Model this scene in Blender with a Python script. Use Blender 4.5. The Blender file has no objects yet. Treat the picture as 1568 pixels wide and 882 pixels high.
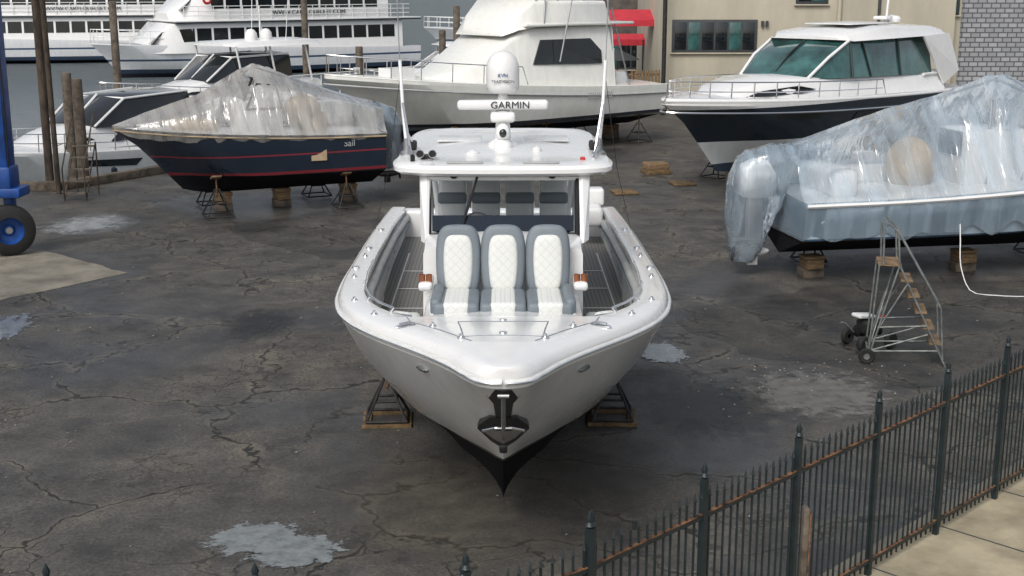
import bpy, bmesh, math, random
from mathutils import Vector, Matrix, noise
random.seed(7)
R=math.radians
scene=bpy.context.scene
COL=scene.collection

# ------------------------------------------------------------------ materials
def N(nt,t,**kw):
    n=nt.nodes.new(t)
    for k,v in kw.items():
        if k in n.inputs.keys(): n.inputs[k].default_value=v
        else: setattr(n,k,v)
    return n
def base(name):
    m=bpy.data.materials.new(name); m.use_nodes=True
    nt=m.node_tree; b=nt.nodes['Principled BSDF']
    return m,nt,b
def c4(c): return (c[0],c[1],c[2],1)
def mat(name,col,rough=.5,metal=0,var=.12,vs=2.5,bump=0,bs=30,coat=0,stretch=(1,1,1)):
    m,nt,b=base(name); L=nt.links
    tc=N(nt,'ShaderNodeTexCoord'); mp=N(nt,'ShaderNodeMapping'); mp.inputs['Scale'].default_value=stretch
    L.new(tc.outputs['Object'],mp.inputs['Vector'])
    n=N(nt,'ShaderNodeTexNoise'); n.inputs['Scale'].default_value=vs; n.inputs['Detail'].default_value=4; n.inputs['Roughness'].default_value=.65
    L.new(mp.outputs[0],n.inputs['Vector'])
    r=N(nt,'ShaderNodeValToRGB'); r.color_ramp.elements[0].position=.35; r.color_ramp.elements[1].position=.65
    d=[c*(1-var*1.6) for c in col]
    r.color_ramp.elements[0].color=c4(d); r.color_ramp.elements[1].color=c4(col)
    L.new(n.outputs['Fac'],r.inputs[0]); L.new(r.outputs[0],b.inputs['Base Color'])
    mr=N(nt,'ShaderNodeMapRange'); mr.inputs['To Min'].default_value=min(1,rough+.12); mr.inputs['To Max'].default_value=max(.02,rough-.05)
    L.new(n.outputs['Fac'],mr.inputs['Value']); L.new(mr.outputs[0],b.inputs['Roughness'])
    b.inputs['Metallic'].default_value=metal
    b.inputs['Coat Weight'].default_value=coat; b.inputs['Coat Roughness'].default_value=.05
    if bump:
        n2=N(nt,'ShaderNodeTexNoise'); n2.inputs['Scale'].default_value=bs; n2.inputs['Detail'].default_value=3
        L.new(tc.outputs['Object'],n2.inputs['Vector'])
        bp=N(nt,'ShaderNodeBump'); bp.inputs['Strength'].default_value=bump; bp.inputs['Distance'].default_value=.02
        L.new(n2.outputs['Fac'],bp.inputs['Height']); L.new(bp.outputs[0],b.inputs['Normal'])
    return m
def hull_mat(name,bands,slope=0,off=0,rough=.25):
    m,nt,b=base(name); L=nt.links
    tc=N(nt,'ShaderNodeTexCoord'); s=N(nt,'ShaderNodeSeparateXYZ'); L.new(tc.outputs['Object'],s.inputs[0])
    m1=N(nt,'ShaderNodeMath',operation='MULTIPLY'); L.new(s.outputs['Y'],m1.inputs[0]); m1.inputs[1].default_value=-slope
    mc=N(nt,'ShaderNodeMath',operation='MINIMUM'); L.new(m1.outputs[0],mc.inputs[0]); mc.inputs[1].default_value=off if off else 99
    m2=N(nt,'ShaderNodeMath',operation='ADD'); L.new(s.outputs['Z'],m2.inputs[0]); L.new(mc.outputs[0],m2.inputs[1])
    m3=N(nt,'ShaderNodeMapRange'); m3.inputs['From Min'].default_value=-3; m3.inputs['From Max'].default_value=7; L.new(m2.outputs[0],m3.inputs['Value'])
    r=N(nt,'ShaderNodeValToRGB'); cr=r.color_ramp; cr.interpolation='CONSTANT'
    cr.elements[0].position=0; cr.elements[0].color=c4(bands[0][1])
    cr.elements.remove(cr.elements[1])
    for z,c in bands[1:]:
        e=cr.elements.new((z+3)/10); e.color=c4(c)
    L.new(m3.outputs[0],r.inputs[0])
    n=N(nt,'ShaderNodeTexNoise'); n.inputs['Scale'].default_value=1.6; n.inputs['Detail'].default_value=5; n.inputs['Roughness'].default_value=.7
    mp=N(nt,'ShaderNodeMapping'); mp.inputs['Scale'].default_value=(2.5,2.5,.6)
    L.new(tc.outputs['Object'],mp.inputs[0]); L.new(mp.outputs[0],n.inputs['Vector'])
    rr=N(nt,'ShaderNodeMapRange'); rr.inputs['From Min'].default_value=.3; rr.inputs['From Max'].default_value=.65; rr.inputs['To Min'].default_value=.88; rr.inputs['To Max'].default_value=1.0
    L.new(n.outputs['Fac'],rr.inputs['Value'])
    mx=N(nt,'ShaderNodeMix',data_type='RGBA',blend_type='MULTIPLY'); mx.inputs[0].default_value=1
    L.new(r.outputs[0],mx.inputs[6]); L.new(rr.outputs[0],mx.inputs[7]); L.new(mx.outputs[2],b.inputs['Base Color'])
    # matt antifouling below the first band, glossy gelcoat above
    mk=N(nt,'ShaderNodeMath',operation='GREATER_THAN'); L.new(m2.outputs[0],mk.inputs[0]); mk.inputs[1].default_value=bands[1][0]
    cw=N(nt,'ShaderNodeMath',operation='MULTIPLY'); L.new(mk.outputs[0],cw.inputs[0]); cw.inputs[1].default_value=.6; L.new(cw.outputs[0],b.inputs['Coat Weight'])
    rg=N(nt,'ShaderNodeMapRange'); rg.inputs['To Min'].default_value=.85; rg.inputs['To Max'].default_value=rough; L.new(mk.outputs[0],rg.inputs['Value']); L.new(rg.outputs[0],b.inputs['Roughness'])
    sg_=N(nt,'ShaderNodeMapRange'); sg_.inputs['To Min'].default_value=.12; sg_.inputs['To Max'].default_value=.5; L.new(mk.outputs[0],sg_.inputs['Value']); L.new(sg_.outputs[0],b.inputs['Specular IOR Level'])
    b.inputs['Coat Roughness'].default_value=.04
    return m
M={}
M['white']=mat('gelcoat_white',(.80,.80,.79),.22,var=.04,coat=.5)
M['white2']=mat('gelcoat_aged',(.74,.75,.74),.35,var=.1,coat=.2,stretch=(2,2,.6))
M['cream']=mat('gelcoat_cream',(.80,.80,.75),.28,var=.06,coat=.4,stretch=(2,2,.6))
M['grey']=mat('vinyl_grey',(.17,.20,.225),.5,var=.08,bump=.1,bs=200)
M['lgrey']=mat('liner_grey',(.42,.43,.43),.5,var=.12)
M['black']=mat('black_plastic',(.012,.012,.014),.35,var=.2)
M['rubber']=mat('rubber',(.02,.02,.02),.8,var=.3,bump=.3)
M['chrome']=mat('stainless',(.75,.75,.76),.15,metal=1,var=.05)
M['alu']=mat('aluminium',(.50,.51,.52),.4,metal=.9,var=.15)
M['alud']=mat('weathered_aluminium',(.30,.32,.31),.55,metal=.6,var=.3,vs=8)
M['dmetal']=mat('dark_steel',(.035,.035,.035),.6,metal=.2,var=.4,vs=9)
M['rust']=mat('rusty_paint',(.25,.12,.055),.8,var=.6,vs=7)
M['fence']=mat('fence_paint',(.018,.030,.034),.45,var=.3,vs=6)
M['wood']=mat('weathered_wood',(.26,.17,.09),.85,var=.35,vs=5,bump=.4,bs=25,stretch=(1,1,5))
M['wood2']=mat('timber_grey',(.16,.13,.10),.9,var=.4,vs=4,bump=.4,bs=20)
M['pole']=mat('dark_post',(.09,.065,.045),.8,var=.5,vs=6,stretch=(1,1,.3))
M['ply']=mat('plywood_base',(.20,.13,.06),.85,var=.4,vs=8)
M['blue']=mat('lift_blue',(.01,.07,.30),.4,var=.3,vs=3)
M['red']=mat('awning_red',(.55,.03,.05),.7,var=.15)
M['redp']=mat('red_paint',(.5,.03,.02),.5,var=.1)
M['navy']=mat('navy',(.012,.018,.03),.25,var=.2,coat=.3)
M['copper']=mat('copper_cup',(.40,.15,.07),.3,metal=.6,var=.1)
M['glassd']=mat('dark_glass',(.012,.016,.018),.06,var=.3,vs=1.2,coat=.5)
M['glasst']=mat('teal_glass',(.05,.15,.14),.05,var=.5,vs=.9,coat=.8)
M['stucco']=mat('stucco_tan',(.50,.46,.36),.9,var=.12,vs=.6,bump=.35,bs=12,stretch=(1,1,.35))
M['trim']=mat('trim_dark',(.05,.055,.06),.6,var=.1)
M['beige']=mat('beige_vinyl',(.50,.38,.24),.6,var=.15)

def mat_glass(name,tint):
    m,nt,b=base(name); L=nt.links; nt.nodes.remove(b)
    o=nt.nodes['Material Output']
    t=N(nt,'ShaderNodeBsdfTransparent'); t.inputs[0].default_value=c4(tint)
    g=N(nt,'ShaderNodeBsdfGlossy'); g.inputs['Roughness'].default_value=.03
    f=N(nt,'ShaderNodeFresnel'); f.inputs[0].default_value=1.4
    x=N(nt,'ShaderNodeMixShader'); L.new(f.outputs[0],x.inputs[0]); L.new(t.outputs[0],x.inputs[1]); L.new(g.outputs[0],x.inputs[2]); L.new(x.outputs[0],o.inputs[0])
    return m
M['glass']=mat_glass('windshield_glass',(.88,.92,.93))
M['clear']=mat_glass('clear_vinyl',(.85,.9,.9))

def mat_wrap(name,col,op=.6):
    """thin translucent plastic film: diffuse/translucent film + clear part + glossy skin"""
    m,nt,b=base(name); L=nt.links
    o=nt.nodes['Material Output']
    tc=N(nt,'ShaderNodeTexCoord')
    n=N(nt,'ShaderNodeTexNoise'); n.inputs['Scale'].default_value=.8; n.inputs['Detail'].default_value=2; n.inputs['Roughness'].default_value=.5; n.inputs['Distortion'].default_value=.6
    L.new(tc.outputs['Object'],n.inputs['Vector'])
    w=N(nt,'ShaderNodeTexNoise'); w.inputs['Scale'].default_value=1.1; w.inputs['Detail'].default_value=3; w.inputs['Roughness'].default_value=.5; w.inputs['Distortion'].default_value=.3
    mp2=N(nt,'ShaderNodeMapping'); mp2.inputs['Scale'].default_value=(.5,4.0,.7); mp2.inputs['Rotation'].default_value=(.45,.1,.1)
    L.new(tc.outputs['Object'],mp2.inputs[0]); L.new(mp2.outputs[0],w.inputs['Vector'])
    h=N(nt,'ShaderNodeMath',operation='MULTIPLY_ADD'); L.new(n.outputs['Fac'],h.inputs[0]); h.inputs[1].default_value=.8; L.new(w.outputs['Fac'],h.inputs[2])
    bp=N(nt,'ShaderNodeBump'); bp.inputs['Strength'].default_value=.6; bp.inputs['Distance'].default_value=.12; L.new(h.outputs[0],bp.inputs['Height'])
    b.inputs['Base Color'].default_value=c4(col); b.inputs['Roughness'].default_value=.3
    tr=N(nt,'ShaderNodeBsdfTranslucent'); tr.inputs[0].default_value=c4(col)
    x1=N(nt,'ShaderNodeMixShader'); x1.inputs[0].default_value=.35; L.new(b.outputs[0],x1.inputs[1]); L.new(tr.outputs[0],x1.inputs[2])
    t=N(nt,'ShaderNodeBsdfTransparent'); t.inputs[0].default_value=(.98,.99,1,1)
    mr=N(nt,'ShaderNodeMapRange'); mr.inputs['From Min'].default_value=.35; mr.inputs['From Max'].default_value=.65; mr.inputs['To Min'].default_value=op-.12; mr.inputs['To Max'].default_value=op+.12
    L.new(w.outputs['Fac'],mr.inputs['Value'])
    x2=N(nt,'ShaderNodeMixShader'); L.new(mr.outputs[0],x2.inputs[0]); L.new(t.outputs[0],x2.inputs[1]); L.new(x1.outputs[0],x2.inputs[2])
    g=N(nt,'ShaderNodeBsdfGlossy'); g.inputs['Roughness'].default_value=.10; L.new(bp.outputs[0],g.inputs['Normal']); g.inputs[0].default_value=(1,1,1,1)
    f=N(nt,'ShaderNodeFresnel'); f.inputs[0].default_value=1.6; L.new(bp.outputs[0],f.inputs['Normal'])
    fm=N(nt,'ShaderNodeMath',operation='MULTIPLY_ADD'); L.new(f.outputs[0],fm.inputs[0]); fm.inputs[1].default_value=.95; fm.inputs[2].default_value=.05
    x3=N(nt,'ShaderNodeMixShader'); L.new(fm.outputs[0],x3.inputs[0]); L.new(x2.outputs[0],x3.inputs[1]); L.new(g.outputs[0],x3.inputs[2])
    L.new(x3.outputs[0],o.inputs[0])
    return m
M['wrapw']=mat_wrap('shrink_wrap_film',(.93,.91,.85),.36)
M['wrapb']=mat_wrap('shrink_wrap_blue',(.68,.85,.99),.29)

def ramp_(nt,src,p0,p1,a,b_):
    r=N(nt,'ShaderNodeValToRGB'); r.color_ramp.elements[0].position=p0; r.color_ramp.elements[1].position=p1
    r.color_ramp.elements[0].color=c4(a); r.color_ramp.elements[1].color=c4(b_)
    nt.links.new(src,r.inputs[0]); return r
def mat_asphalt(name,mul=1.0):
    m,nt,b=base(name); L=nt.links
    tc=N(nt,'ShaderNodeTexCoord'); V=tc.outputs['Object']
    def noise_(s,d=5,r=.6,dist=0):
        n=N(nt,'ShaderNodeTexNoise'); n.inputs['Scale'].default_value=s; n.inputs['Detail'].default_value=d; n.inputs['Roughness'].default_value=r; n.inputs['Distortion'].default_value=dist
        L.new(V,n.inputs['Vector']); return n
    def ramp(src,p0,p1,a,b_): return ramp_(nt,src,p0,p1,a,b_)
    def mix(fac,a,b_,bt='MIX'):
        x=N(nt,'ShaderNodeMix',data_type='RGBA',blend_type=bt)
        if isinstance(fac,float): x.inputs[0].default_value=fac
        else: L.new(fac,x.inputs[0])
        for i,s in ((6,a),(7,b_)):
            if isinstance(s,tuple): x.inputs[i].default_value=c4(s)
            else: L.new(s,x.inputs[i])
        return x.outputs[2]
    def mul_(a,v):
        q=N(nt,'ShaderNodeMath',operation='MULTIPLY'); L.new(a,q.inputs[0])
        if isinstance(v,float): q.inputs[1].default_value=v
        else: L.new(v,q.inputs[1])
        return q.outputs[0]
    big=noise_(.20,4,.6,.5); r1=ramp(big.outputs['Fac'],.38,.64,(.035*mul,.035*mul,.036*mul),(.075*mul,.071*mul,.064*mul))
    med=noise_(1.1,8,.72,.2); r2=ramp(med.outputs['Fac'],.33,.70,(.48,.48,.50),(1.45,1.42,1.35))
    col=mix(1.0,r1.outputs[0],r2.outputs[0],'MULTIPLY')
    fine=noise_(22,4,.75); r3=ramp(fine.outputs['Fac'],.30,.72,(.45,.45,.46),(1.65,1.64,1.6))
    col=mix(1.0,col,r3.outputs[0],'MULTIPLY')
    dr=ramp(noise_(.5,7,.75,.6).outputs['Fac'],.54,.68,(0,0,0),(1,1,1)); dr2=ramp(fine.outputs['Fac'],.40,.62,(0,0,0),(1,1,1))
    col=mix(mul_(mul_(dr.outputs[0],dr2.outputs[0]),.7),col,(.16*mul,.138*mul,.10*mul))
    wn=noise_(.8,4,.6); sub=N(nt,'ShaderNodeVectorMath',operation='SCALE'); L.new(wn.outputs['Color'],sub.inputs[0]); sub.inputs['Scale'].default_value=1.6
    ad=N(nt,'ShaderNodeVectorMath',operation='ADD'); L.new(V,ad.inputs[0]); L.new(sub.outputs[0],ad.inputs[1])
    def vor(scale):
        v=N(nt,'ShaderNodeTexVoronoi',feature='DISTANCE_TO_EDGE'); v.inputs['Scale'].default_value=scale; L.new(ad.outputs[0],v.inputs['Vector']); return v.outputs['Distance']
    def inv(src,wd): return ramp(src,wd*.35,wd,(1,1,1),(0,0,0)).outputs[0]
    v1=vor(.30); v2=vor(.95); v3=vor(2.8)
    mk=noise_(.3,3,.5); mk1=ramp(mk.outputs['Fac'],.34,.42,(0,0,0),(1,1,1)).outputs[0]; mk2=ramp(mk.outputs['Fac'],.50,.57,(0,0,0),(1,1,1)).outputs[0]
    mk3=ramp(big.outputs['Fac'],.54,.61,(0,0,0),(1,1,1)).outputs[0]
    ca=mul_(inv(v1,.0105),mk1); cb=mul_(mul_(inv(v2,.022),mk2),.9); cc=mul_(mul_(inv(v3,.055),mk3),.65)
    x=N(nt,'ShaderNodeMath',operation='MAXIMUM'); L.new(ca,x.inputs[0]); L.new(cb,x.inputs[1])
    y=N(nt,'ShaderNodeMath',operation='MAXIMUM'); L.new(x.outputs[0],y.inputs[0]); L.new(cc,y.inputs[1])
    hb=ramp(med.outputs['Fac'],.40,.60,(.15,.15,.15),(1,1,1)).outputs[0]
    col=mix(mul_(mul_(mul_(inv(v1,.045),mk1),hb),.42),col,(.14*mul,.122*mul,.09*mul))
    col=mix(mul_(mul_(mul_(inv(v2,.09),mk2),hb),.28),col,(.12*mul,.108*mul,.083*mul))
    col=mix(mul_(y.outputs[0],.92),col,(.007,.007,.007))
    L.new(col,b.inputs['Base Color'])
    mr=N(nt,'ShaderNodeMapRange'); mr.inputs['From Min'].default_value=.40; mr.inputs['From Max'].default_value=.60; mr.inputs['To Min'].default_value=.40; mr.inputs['To Max'].default_value=.85
    L.new(big.outputs['Fac'],mr.inputs['Value']); L.new(mr.outputs[0],b.inputs['Roughness'])
    bp=N(nt,'ShaderNodeBump'); bp.inputs['Strength'].default_value=.5; bp.inputs['Distance'].default_value=.015; L.new(fine.outputs['Fac'],bp.inputs['Height'])
    L.new(bp.outputs[0],b.inputs['Normal'])
    return m
M['asphalt']=mat_asphalt('asphalt',1.2)
M['asphalt2']=mat_asphalt('asphalt_patch',.8)
M['concrete']=mat('concrete',(.27,.245,.195),.85,var=.3,vs=1.2,bump=.3,bs=30)
M['sidewalk']=mat('sidewalk_concrete',(.42,.365,.25),.85,var=.28,vs=1.1,bump=.4,bs=40)
def mat_puddle(name,col,rough,alpha=.95,edge=.12,fine=2.2):
    m,nt,b=base(name); L=nt.links; tc=N(nt,'ShaderNodeTexCoord'); o=nt.nodes['Material Output']
    n=N(nt,'ShaderNodeTexNoise'); n.inputs['Scale'].default_value=fine; n.inputs['Detail'].default_value=7; n.inputs['Roughness'].default_value=.7
    oi=N(nt,'ShaderNodeObjectInfo'); va=N(nt,'ShaderNodeVectorMath',operation='ADD'); L.new(tc.outputs['Object'],va.inputs[0]); L.new(oi.outputs['Location'],va.inputs[1]); L.new(va.outputs[0],n.inputs['Vector'])
    r=ramp_(nt,n.outputs['Fac'],.36,.62,[c*.55 for c in col],col)
    L.new(r.outputs[0],b.inputs['Base Color']); b.inputs['Roughness'].default_value=rough
    ln=N(nt,'ShaderNodeVectorMath',operation='LENGTH'); L.new(tc.outputs['Object'],ln.inputs[0])
    ma=N(nt,'ShaderNodeMath',operation='MULTIPLY_ADD'); L.new(n.outputs['Fac'],ma.inputs[0]); ma.inputs[1].default_value=-2.2; L.new(ln.outputs['Value'],ma.inputs[2])
    mr=N(nt,'ShaderNodeMapRange'); mr.inputs['From Min'].default_value=-.1-edge; mr.inputs['From Max'].default_value=-.1+edge; mr.inputs['To Min'].default_value=alpha; mr.inputs['To Max'].default_value=0
    L.new(ma.outputs[0],mr.inputs['Value'])
    t=N(nt,'ShaderNodeBsdfTransparent'); x=N(nt,'ShaderNodeMixShader'); L.new(mr.outputs[0],x.inputs[0]); L.new(t.outputs[0],x.inputs[1]); L.new(b.outputs[0],x.inputs[2]); L.new(x.outputs[0],o.inputs[0])
    return m
M['puddle']=mat_puddle('puddle_water',(.22,.24,.24),.08,.92,.06)
M['powder']=mat_puddle('dried_patch',(.42,.44,.44),.5,.8,.5)
M['dust']=mat_puddle('dusty_patch',(.19,.185,.175),.8,.75,.22,3.5)
M['sand_lift']=mat_puddle('sandy_shade_lift',(.16,.142,.11),.85,.5,.9,4.5)  # brownish sand tone, kept pale to offset shade beneath the bow
M['dpuddle']=mat_puddle('oil_stain',(.018,.018,.018),.45,.7,.55,3.0)
def mat_water():
    m,nt,b=base('harbour_water'); L=nt.links; tc=N(nt,'ShaderNodeTexCoord')
    n=N(nt,'ShaderNodeTexNoise'); n.inputs['Scale'].default_value=1.1; n.inputs['Detail'].default_value=5; n.inputs['Roughness'].default_value=.65
    mp=N(nt,'ShaderNodeMapping'); mp.inputs['Scale'].default_value=(.7,1.6,1); L.new(tc.outputs['Object'],mp.inputs[0]); L.new(mp.outputs[0],n.inputs['Vector'])
    bp=N(nt,'ShaderNodeBump'); bp.inputs['Strength'].default_value=1; bp.inputs['Distance'].default_value=.35; L.new(n.outputs['Fac'],bp.inputs['Height']); L.new(bp.outputs[0],b.inputs['Normal'])
    b.inputs['Base Color'].default_value=(.14,.17,.185,1); b.inputs['Roughness'].default_value=.06
    return m
M['water']=mat_water()
def mat_blockwall():
    m,nt,b=base('glazed_block'); L=nt.links; tc=N(nt,'ShaderNodeTexCoord')
    mp=N(nt,'ShaderNodeMapping'); mp.inputs['Rotation'].default_value=(R(90),0,0); L.new(tc.outputs['Object'],mp.inputs[0])
    br=N(nt,'ShaderNodeTexBrick'); br.offset=.5; br.inputs['Scale'].default_value=1; br.inputs['Brick Width'].default_value=.42; br.inputs['Row Height'].default_value=.22; br.inputs['Mortar Size'].default_value=.03
    br.inputs['Color1'].default_value=(.26,.27,.28,1); br.inputs['Color2'].default_value=(.36,.37,.38,1); br.inputs['Mortar'].default_value=(.09,.09,.10,1)
    L.new(mp.outputs[0],br.inputs['Vector']); L.new(br.outputs['Color'],b.inputs['Base Color']); b.inputs['Roughness'].default_value=.6
    return m
M['block']=mat_blockwall()
def mat_quilt():
    m,nt,b=base('quilted_vinyl'); L=nt.links; tc=N(nt,'ShaderNodeTexCoord')
    mp=N(nt,'ShaderNodeMapping'); mp.inputs['Rotation'].default_value=(0,R(45),0); mp.inputs['Scale'].default_value=(13,13,13); L.new(tc.outputs['Object'],mp.inputs[0])
    s=N(nt,'ShaderNodeSeparateXYZ'); L.new(mp.outputs[0],s.inputs[0])
    def tri(o):
        p=N(nt,'ShaderNodeMath',operation='PINGPONG'); L.new(o,p.inputs[0]); p.inputs[1].default_value=.5; return p.outputs[0]
    mn=N(nt,'ShaderNodeMath',operation='MINIMUM'); L.new(tri(s.outputs['X']),mn.inputs[0]); L.new(tri(s.outputs['Z']),mn.inputs[1])
    r=N(nt,'ShaderNodeMapRange'); r.inputs['From Max'].default_value=.10; L.new(mn.outputs[0],r.inputs['Value'])
    bp=N(nt,'ShaderNodeBump'); bp.inputs['Strength'].default_value=.35; bp.inputs['Distance'].default_value=.006; L.new(r.outputs[0],bp.inputs['Height']); L.new(bp.outputs[0],b.inputs['Normal'])
    mx=N(nt,'ShaderNodeMix',data_type='RGBA'); L.new(r.outputs[0],mx.inputs[0]); mx.inputs[6].default_value=(.58,.59,.57,1); mx.inputs[7].default_value=(.66,.67,.64,1)
    L.new(mx.outputs[2],b.inputs['Base Color']); b.inputs['Roughness'].default_value=.5
    return m
M['quilt']=mat_quilt()
def mat_deckplank():
    m,nt,b=base('eva_deck'); L=nt.links; tc=N(nt,'ShaderNodeTexCoord'); s=N(nt,'ShaderNodeSeparateXYZ'); L.new(tc.outputs['Object'],s.inputs[0])
    a=N(nt,'ShaderNodeMath',operation='MULTIPLY'); L.new(s.outputs['X'],a.inputs[0]); a.inputs[1].default_value=17
    p=N(nt,'ShaderNodeMath',operation='PINGPONG'); L.new(a.outputs[0],p.inputs[0]); p.inputs[1].default_value=.5
    r=N(nt,'ShaderNodeValToRGB'); r.color_ramp.interpolation='CONSTANT'; r.color_ramp.elements[0].color=(.09,.09,.09,1); r.color_ramp.elements[1].position=.08; r.color_ramp.elements[1].color=(.20,.195,.185,1)
    L.new(p.outputs[0],r.inputs[0]); L.new(r.outputs[0],b.inputs['Base Color']); b.inputs['Roughness'].default_value=.8
    return m
M['eva']=mat_deckplank()

# ------------------------------------------------------------------ mesh helpers
def root(name,loc=(0,0,0),rz=0):
    e=bpy.data.objects.new(name,None); e.location=loc; e.rotation_euler=(0,0,rz); e.empty_display_size=.3; COL.objects.link(e); return e
def mesh(name,verts,faces,m,parent=None,smooth=True,ang=35,loc=None,rot=None):
    me=bpy.data.meshes.new(name); me.from_pydata([tuple(v) for v in verts],[],faces)
    bm=bmesh.new(); bm.from_mesh(me); bmesh.ops.remove_doubles(bm,verts=bm.verts,dist=1e-5); bmesh.ops.recalc_face_normals(bm,faces=bm.faces); bm.to_mesh(me); bm.free()
    me.materials.append(m)
    if smooth:
        for p in me.polygons: p.use_smooth=True
        me.set_sharp_from_angle(angle=R(ang))
    o=bpy.data.objects.new(name,me); COL.objects.link(o)
    if parent: o.parent=parent
    if loc: o.location=loc
    if rot: o.rotation_euler=rot
    return o
def box(name,sz,loc,m,parent=None,rot=(0,0,0),bev=.01,seg=2):
    bm=bmesh.new(); bmesh.ops.create_cube(bm,size=1)
    bmesh.ops.scale(bm,vec=sz,verts=bm.verts)
    if bev>0: bmesh.ops.bevel(bm,geom=bm.edges[:],offset=min(bev,min(sz)*.45),segments=seg,profile=.5,affect='EDGES')
    me=bpy.data.meshes.new(name); bm.to_mesh(me); bm.free(); me.materials.append(m)
    for p in me.polygons: p.use_smooth=True
    me.set_sharp_from_angle(angle=R(40))
    o=bpy.data.objects.new(name,me); COL.objects.link(o); o.location=loc; o.rotation_euler=rot
    if parent: o.parent=parent
    return o
def boxes(name,lst,m,parent=None):
    V=[];F=[]
    for it in lst:
        sz,loc=it[0],it[1]; rz=it[2] if len(it)>2 else 0
        b=len(V); c,s=math.cos(rz),math.sin(rz)
        for dx in(-.5,.5):
            for dy in(-.5,.5):
                for dz in(-.5,.5):
                    x,y=dx*sz[0],dy*sz[1]
                    V.append((loc[0]+x*c-y*s,loc[1]+x*s+y*c,loc[2]+dz*sz[2]))
        for f in((0,1,3,2),(4,6,7,5),(0,4,5,1),(2,3,7,6),(0,2,6,4),(1,5,7,3)): F.append(tuple(b+i for i in f))
    me=bpy.data.meshes.new(name); me.from_pydata(V,[],F); me.materials.append(m)
    o=bpy.data.objects.new(name,me); COL.objects.link(o)
    if parent:o.parent=parent
    return o
def tubes(name,polys,r,m,parent=None,seg=8):
    V=[];F=[]
    for pl in polys:
        P=[Vector(p) for p in pl]; n=len(P); b=len(V); up=None
        for i,p in enumerate(P):
            d=(P[min(i+1,n-1)]-P[max(i-1,0)]).normalized()
            if up is None or abs(d.dot(up))>.98:
                up=Vector((0,0,1)) if abs(d.z)<.9 else Vector((1,0,0))
            a=d.cross(up).normalized(); c=a.cross(d).normalized(); up=c
            for k in range(seg):
                t=2*math.pi*k/seg; V.append(p+(a*math.cos(t)+c*math.sin(t))*r)
        for i in range(n-1):
            for k in range(seg):
                F.append((b+i*seg+k,b+i*seg+(k+1)%seg,b+(i+1)*seg+(k+1)%seg,b+(i+1)*seg+k))
        F.append(tuple(b+k for k in range(seg))[::-1]); F.append(tuple(b+(n-1)*seg+k for k in range(seg)))
    me=bpy.data.meshes.new(name); me.from_pydata([tuple(v) for v in V],[],F); me.materials.append(m)
    for p in me.polygons: p.use_smooth=True
    me.set_sharp_from_angle(angle=R(50))
    o=bpy.data.objects.new(name,me); COL.objects.link(o)
    if parent:o.parent=parent
    return o
def lathe(name,prof,m,parent=None,loc=(0,0,0),rot=(0,0,0),seg=28,scale=(1,1,1)):
    V=[];F=[];n=len(prof)
    for (r,z) in prof:
        for k in range(seg):
            t=2*math.pi*k/seg; V.append((max(r,.0005)*math.cos(t)*scale[0],max(r,.0005)*math.sin(t)*scale[1],z*scale[2]))
    for i in range(n-1):
        for k in range(seg): F.append((i*seg+k,i*seg+(k+1)%seg,(i+1)*seg+(k+1)%seg,(i+1)*seg+k))
    return mesh(name,V,F,m,parent,True,40,loc=loc,rot=rot)
def ell(name,rad,loc,m,parent=None,rot=(0,0,0)):
    prof=[(math.cos(R(a)),math.sin(R(a))) for a in range(-90,91,12)]
    prof[0]=(0,-1);prof[-1]=(0,1)
    return lathe(name,prof,m,parent,loc,rot,24,rad)
def text(name,s,size,loc,rot,m,parent=None,ext=.003):
    c=bpy.data.curves.new(name,'FONT'); c.body=s; c.size=size; c.extrude=ext; c.align_x='CENTER'; c.align_y='CENTER'
    o=bpy.data.objects.new(name,c); COL.objects.link(o); o.location=loc; o.rotation_euler=rot; c.materials.append(m)
    if parent:o.parent=parent
    return o
def spl(pts,n,pw=1.0):
    P=[Vector(p) for p in pts]; u=[0]
    for i in range(1,len(P)): u.append(u[-1]+max((P[i]-P[i-1]).length,1e-4))
    T=[]
    for i in range(len(P)):
        if i==0: T.append((P[1]-P[0])/(u[1]-u[0]))
        elif i==len(P)-1: T.append((P[-1]-P[-2])/(u[-1]-u[-2]))
        else:
            a=(P[i]-P[i-1])/(u[i]-u[i-1]); b=(P[i+1]-P[i])/(u[i+1]-u[i]); wa=u[i+1]-u[i]; wb=u[i]-u[i-1]
            T.append((a*wa+b*wb)/(wa+wb))
    out=[]
    for k in range(n+1):
        x=(k/n)**pw*u[-1]; i=0
        while i<len(u)-2 and x>u[i+1]: i+=1
        h=u[i+1]-u[i]; t=(x-u[i])/h
        out.append(P[i]*(2*t**3-3*t**2+1)+T[i]*h*(t**3-2*t**2+t)+P[i+1]*(-2*t**3+3*t**2)+T[i+1]*h*(t**3-t**2))
    return out
def interp(tab,s):
    if s<=tab[0][0]: return list(tab[0][1:])
    for a,b in zip(tab,tab[1:]):
        if s<=b[0]:
            t=(s-a[0])/(b[0]-a[0])
            return [x+(y-x)*t for x,y in zip(a[1:],b[1:])]
    return list(tab[-1][1:])
def rowat(row,s):
    for a,b in zip(row,row[1:]):
        if a[1]<=s<=b[1]: t=(s-a[1])/(b[1]-a[1]+1e-9); return a.lerp(b,t)
    return row[-1]
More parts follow.
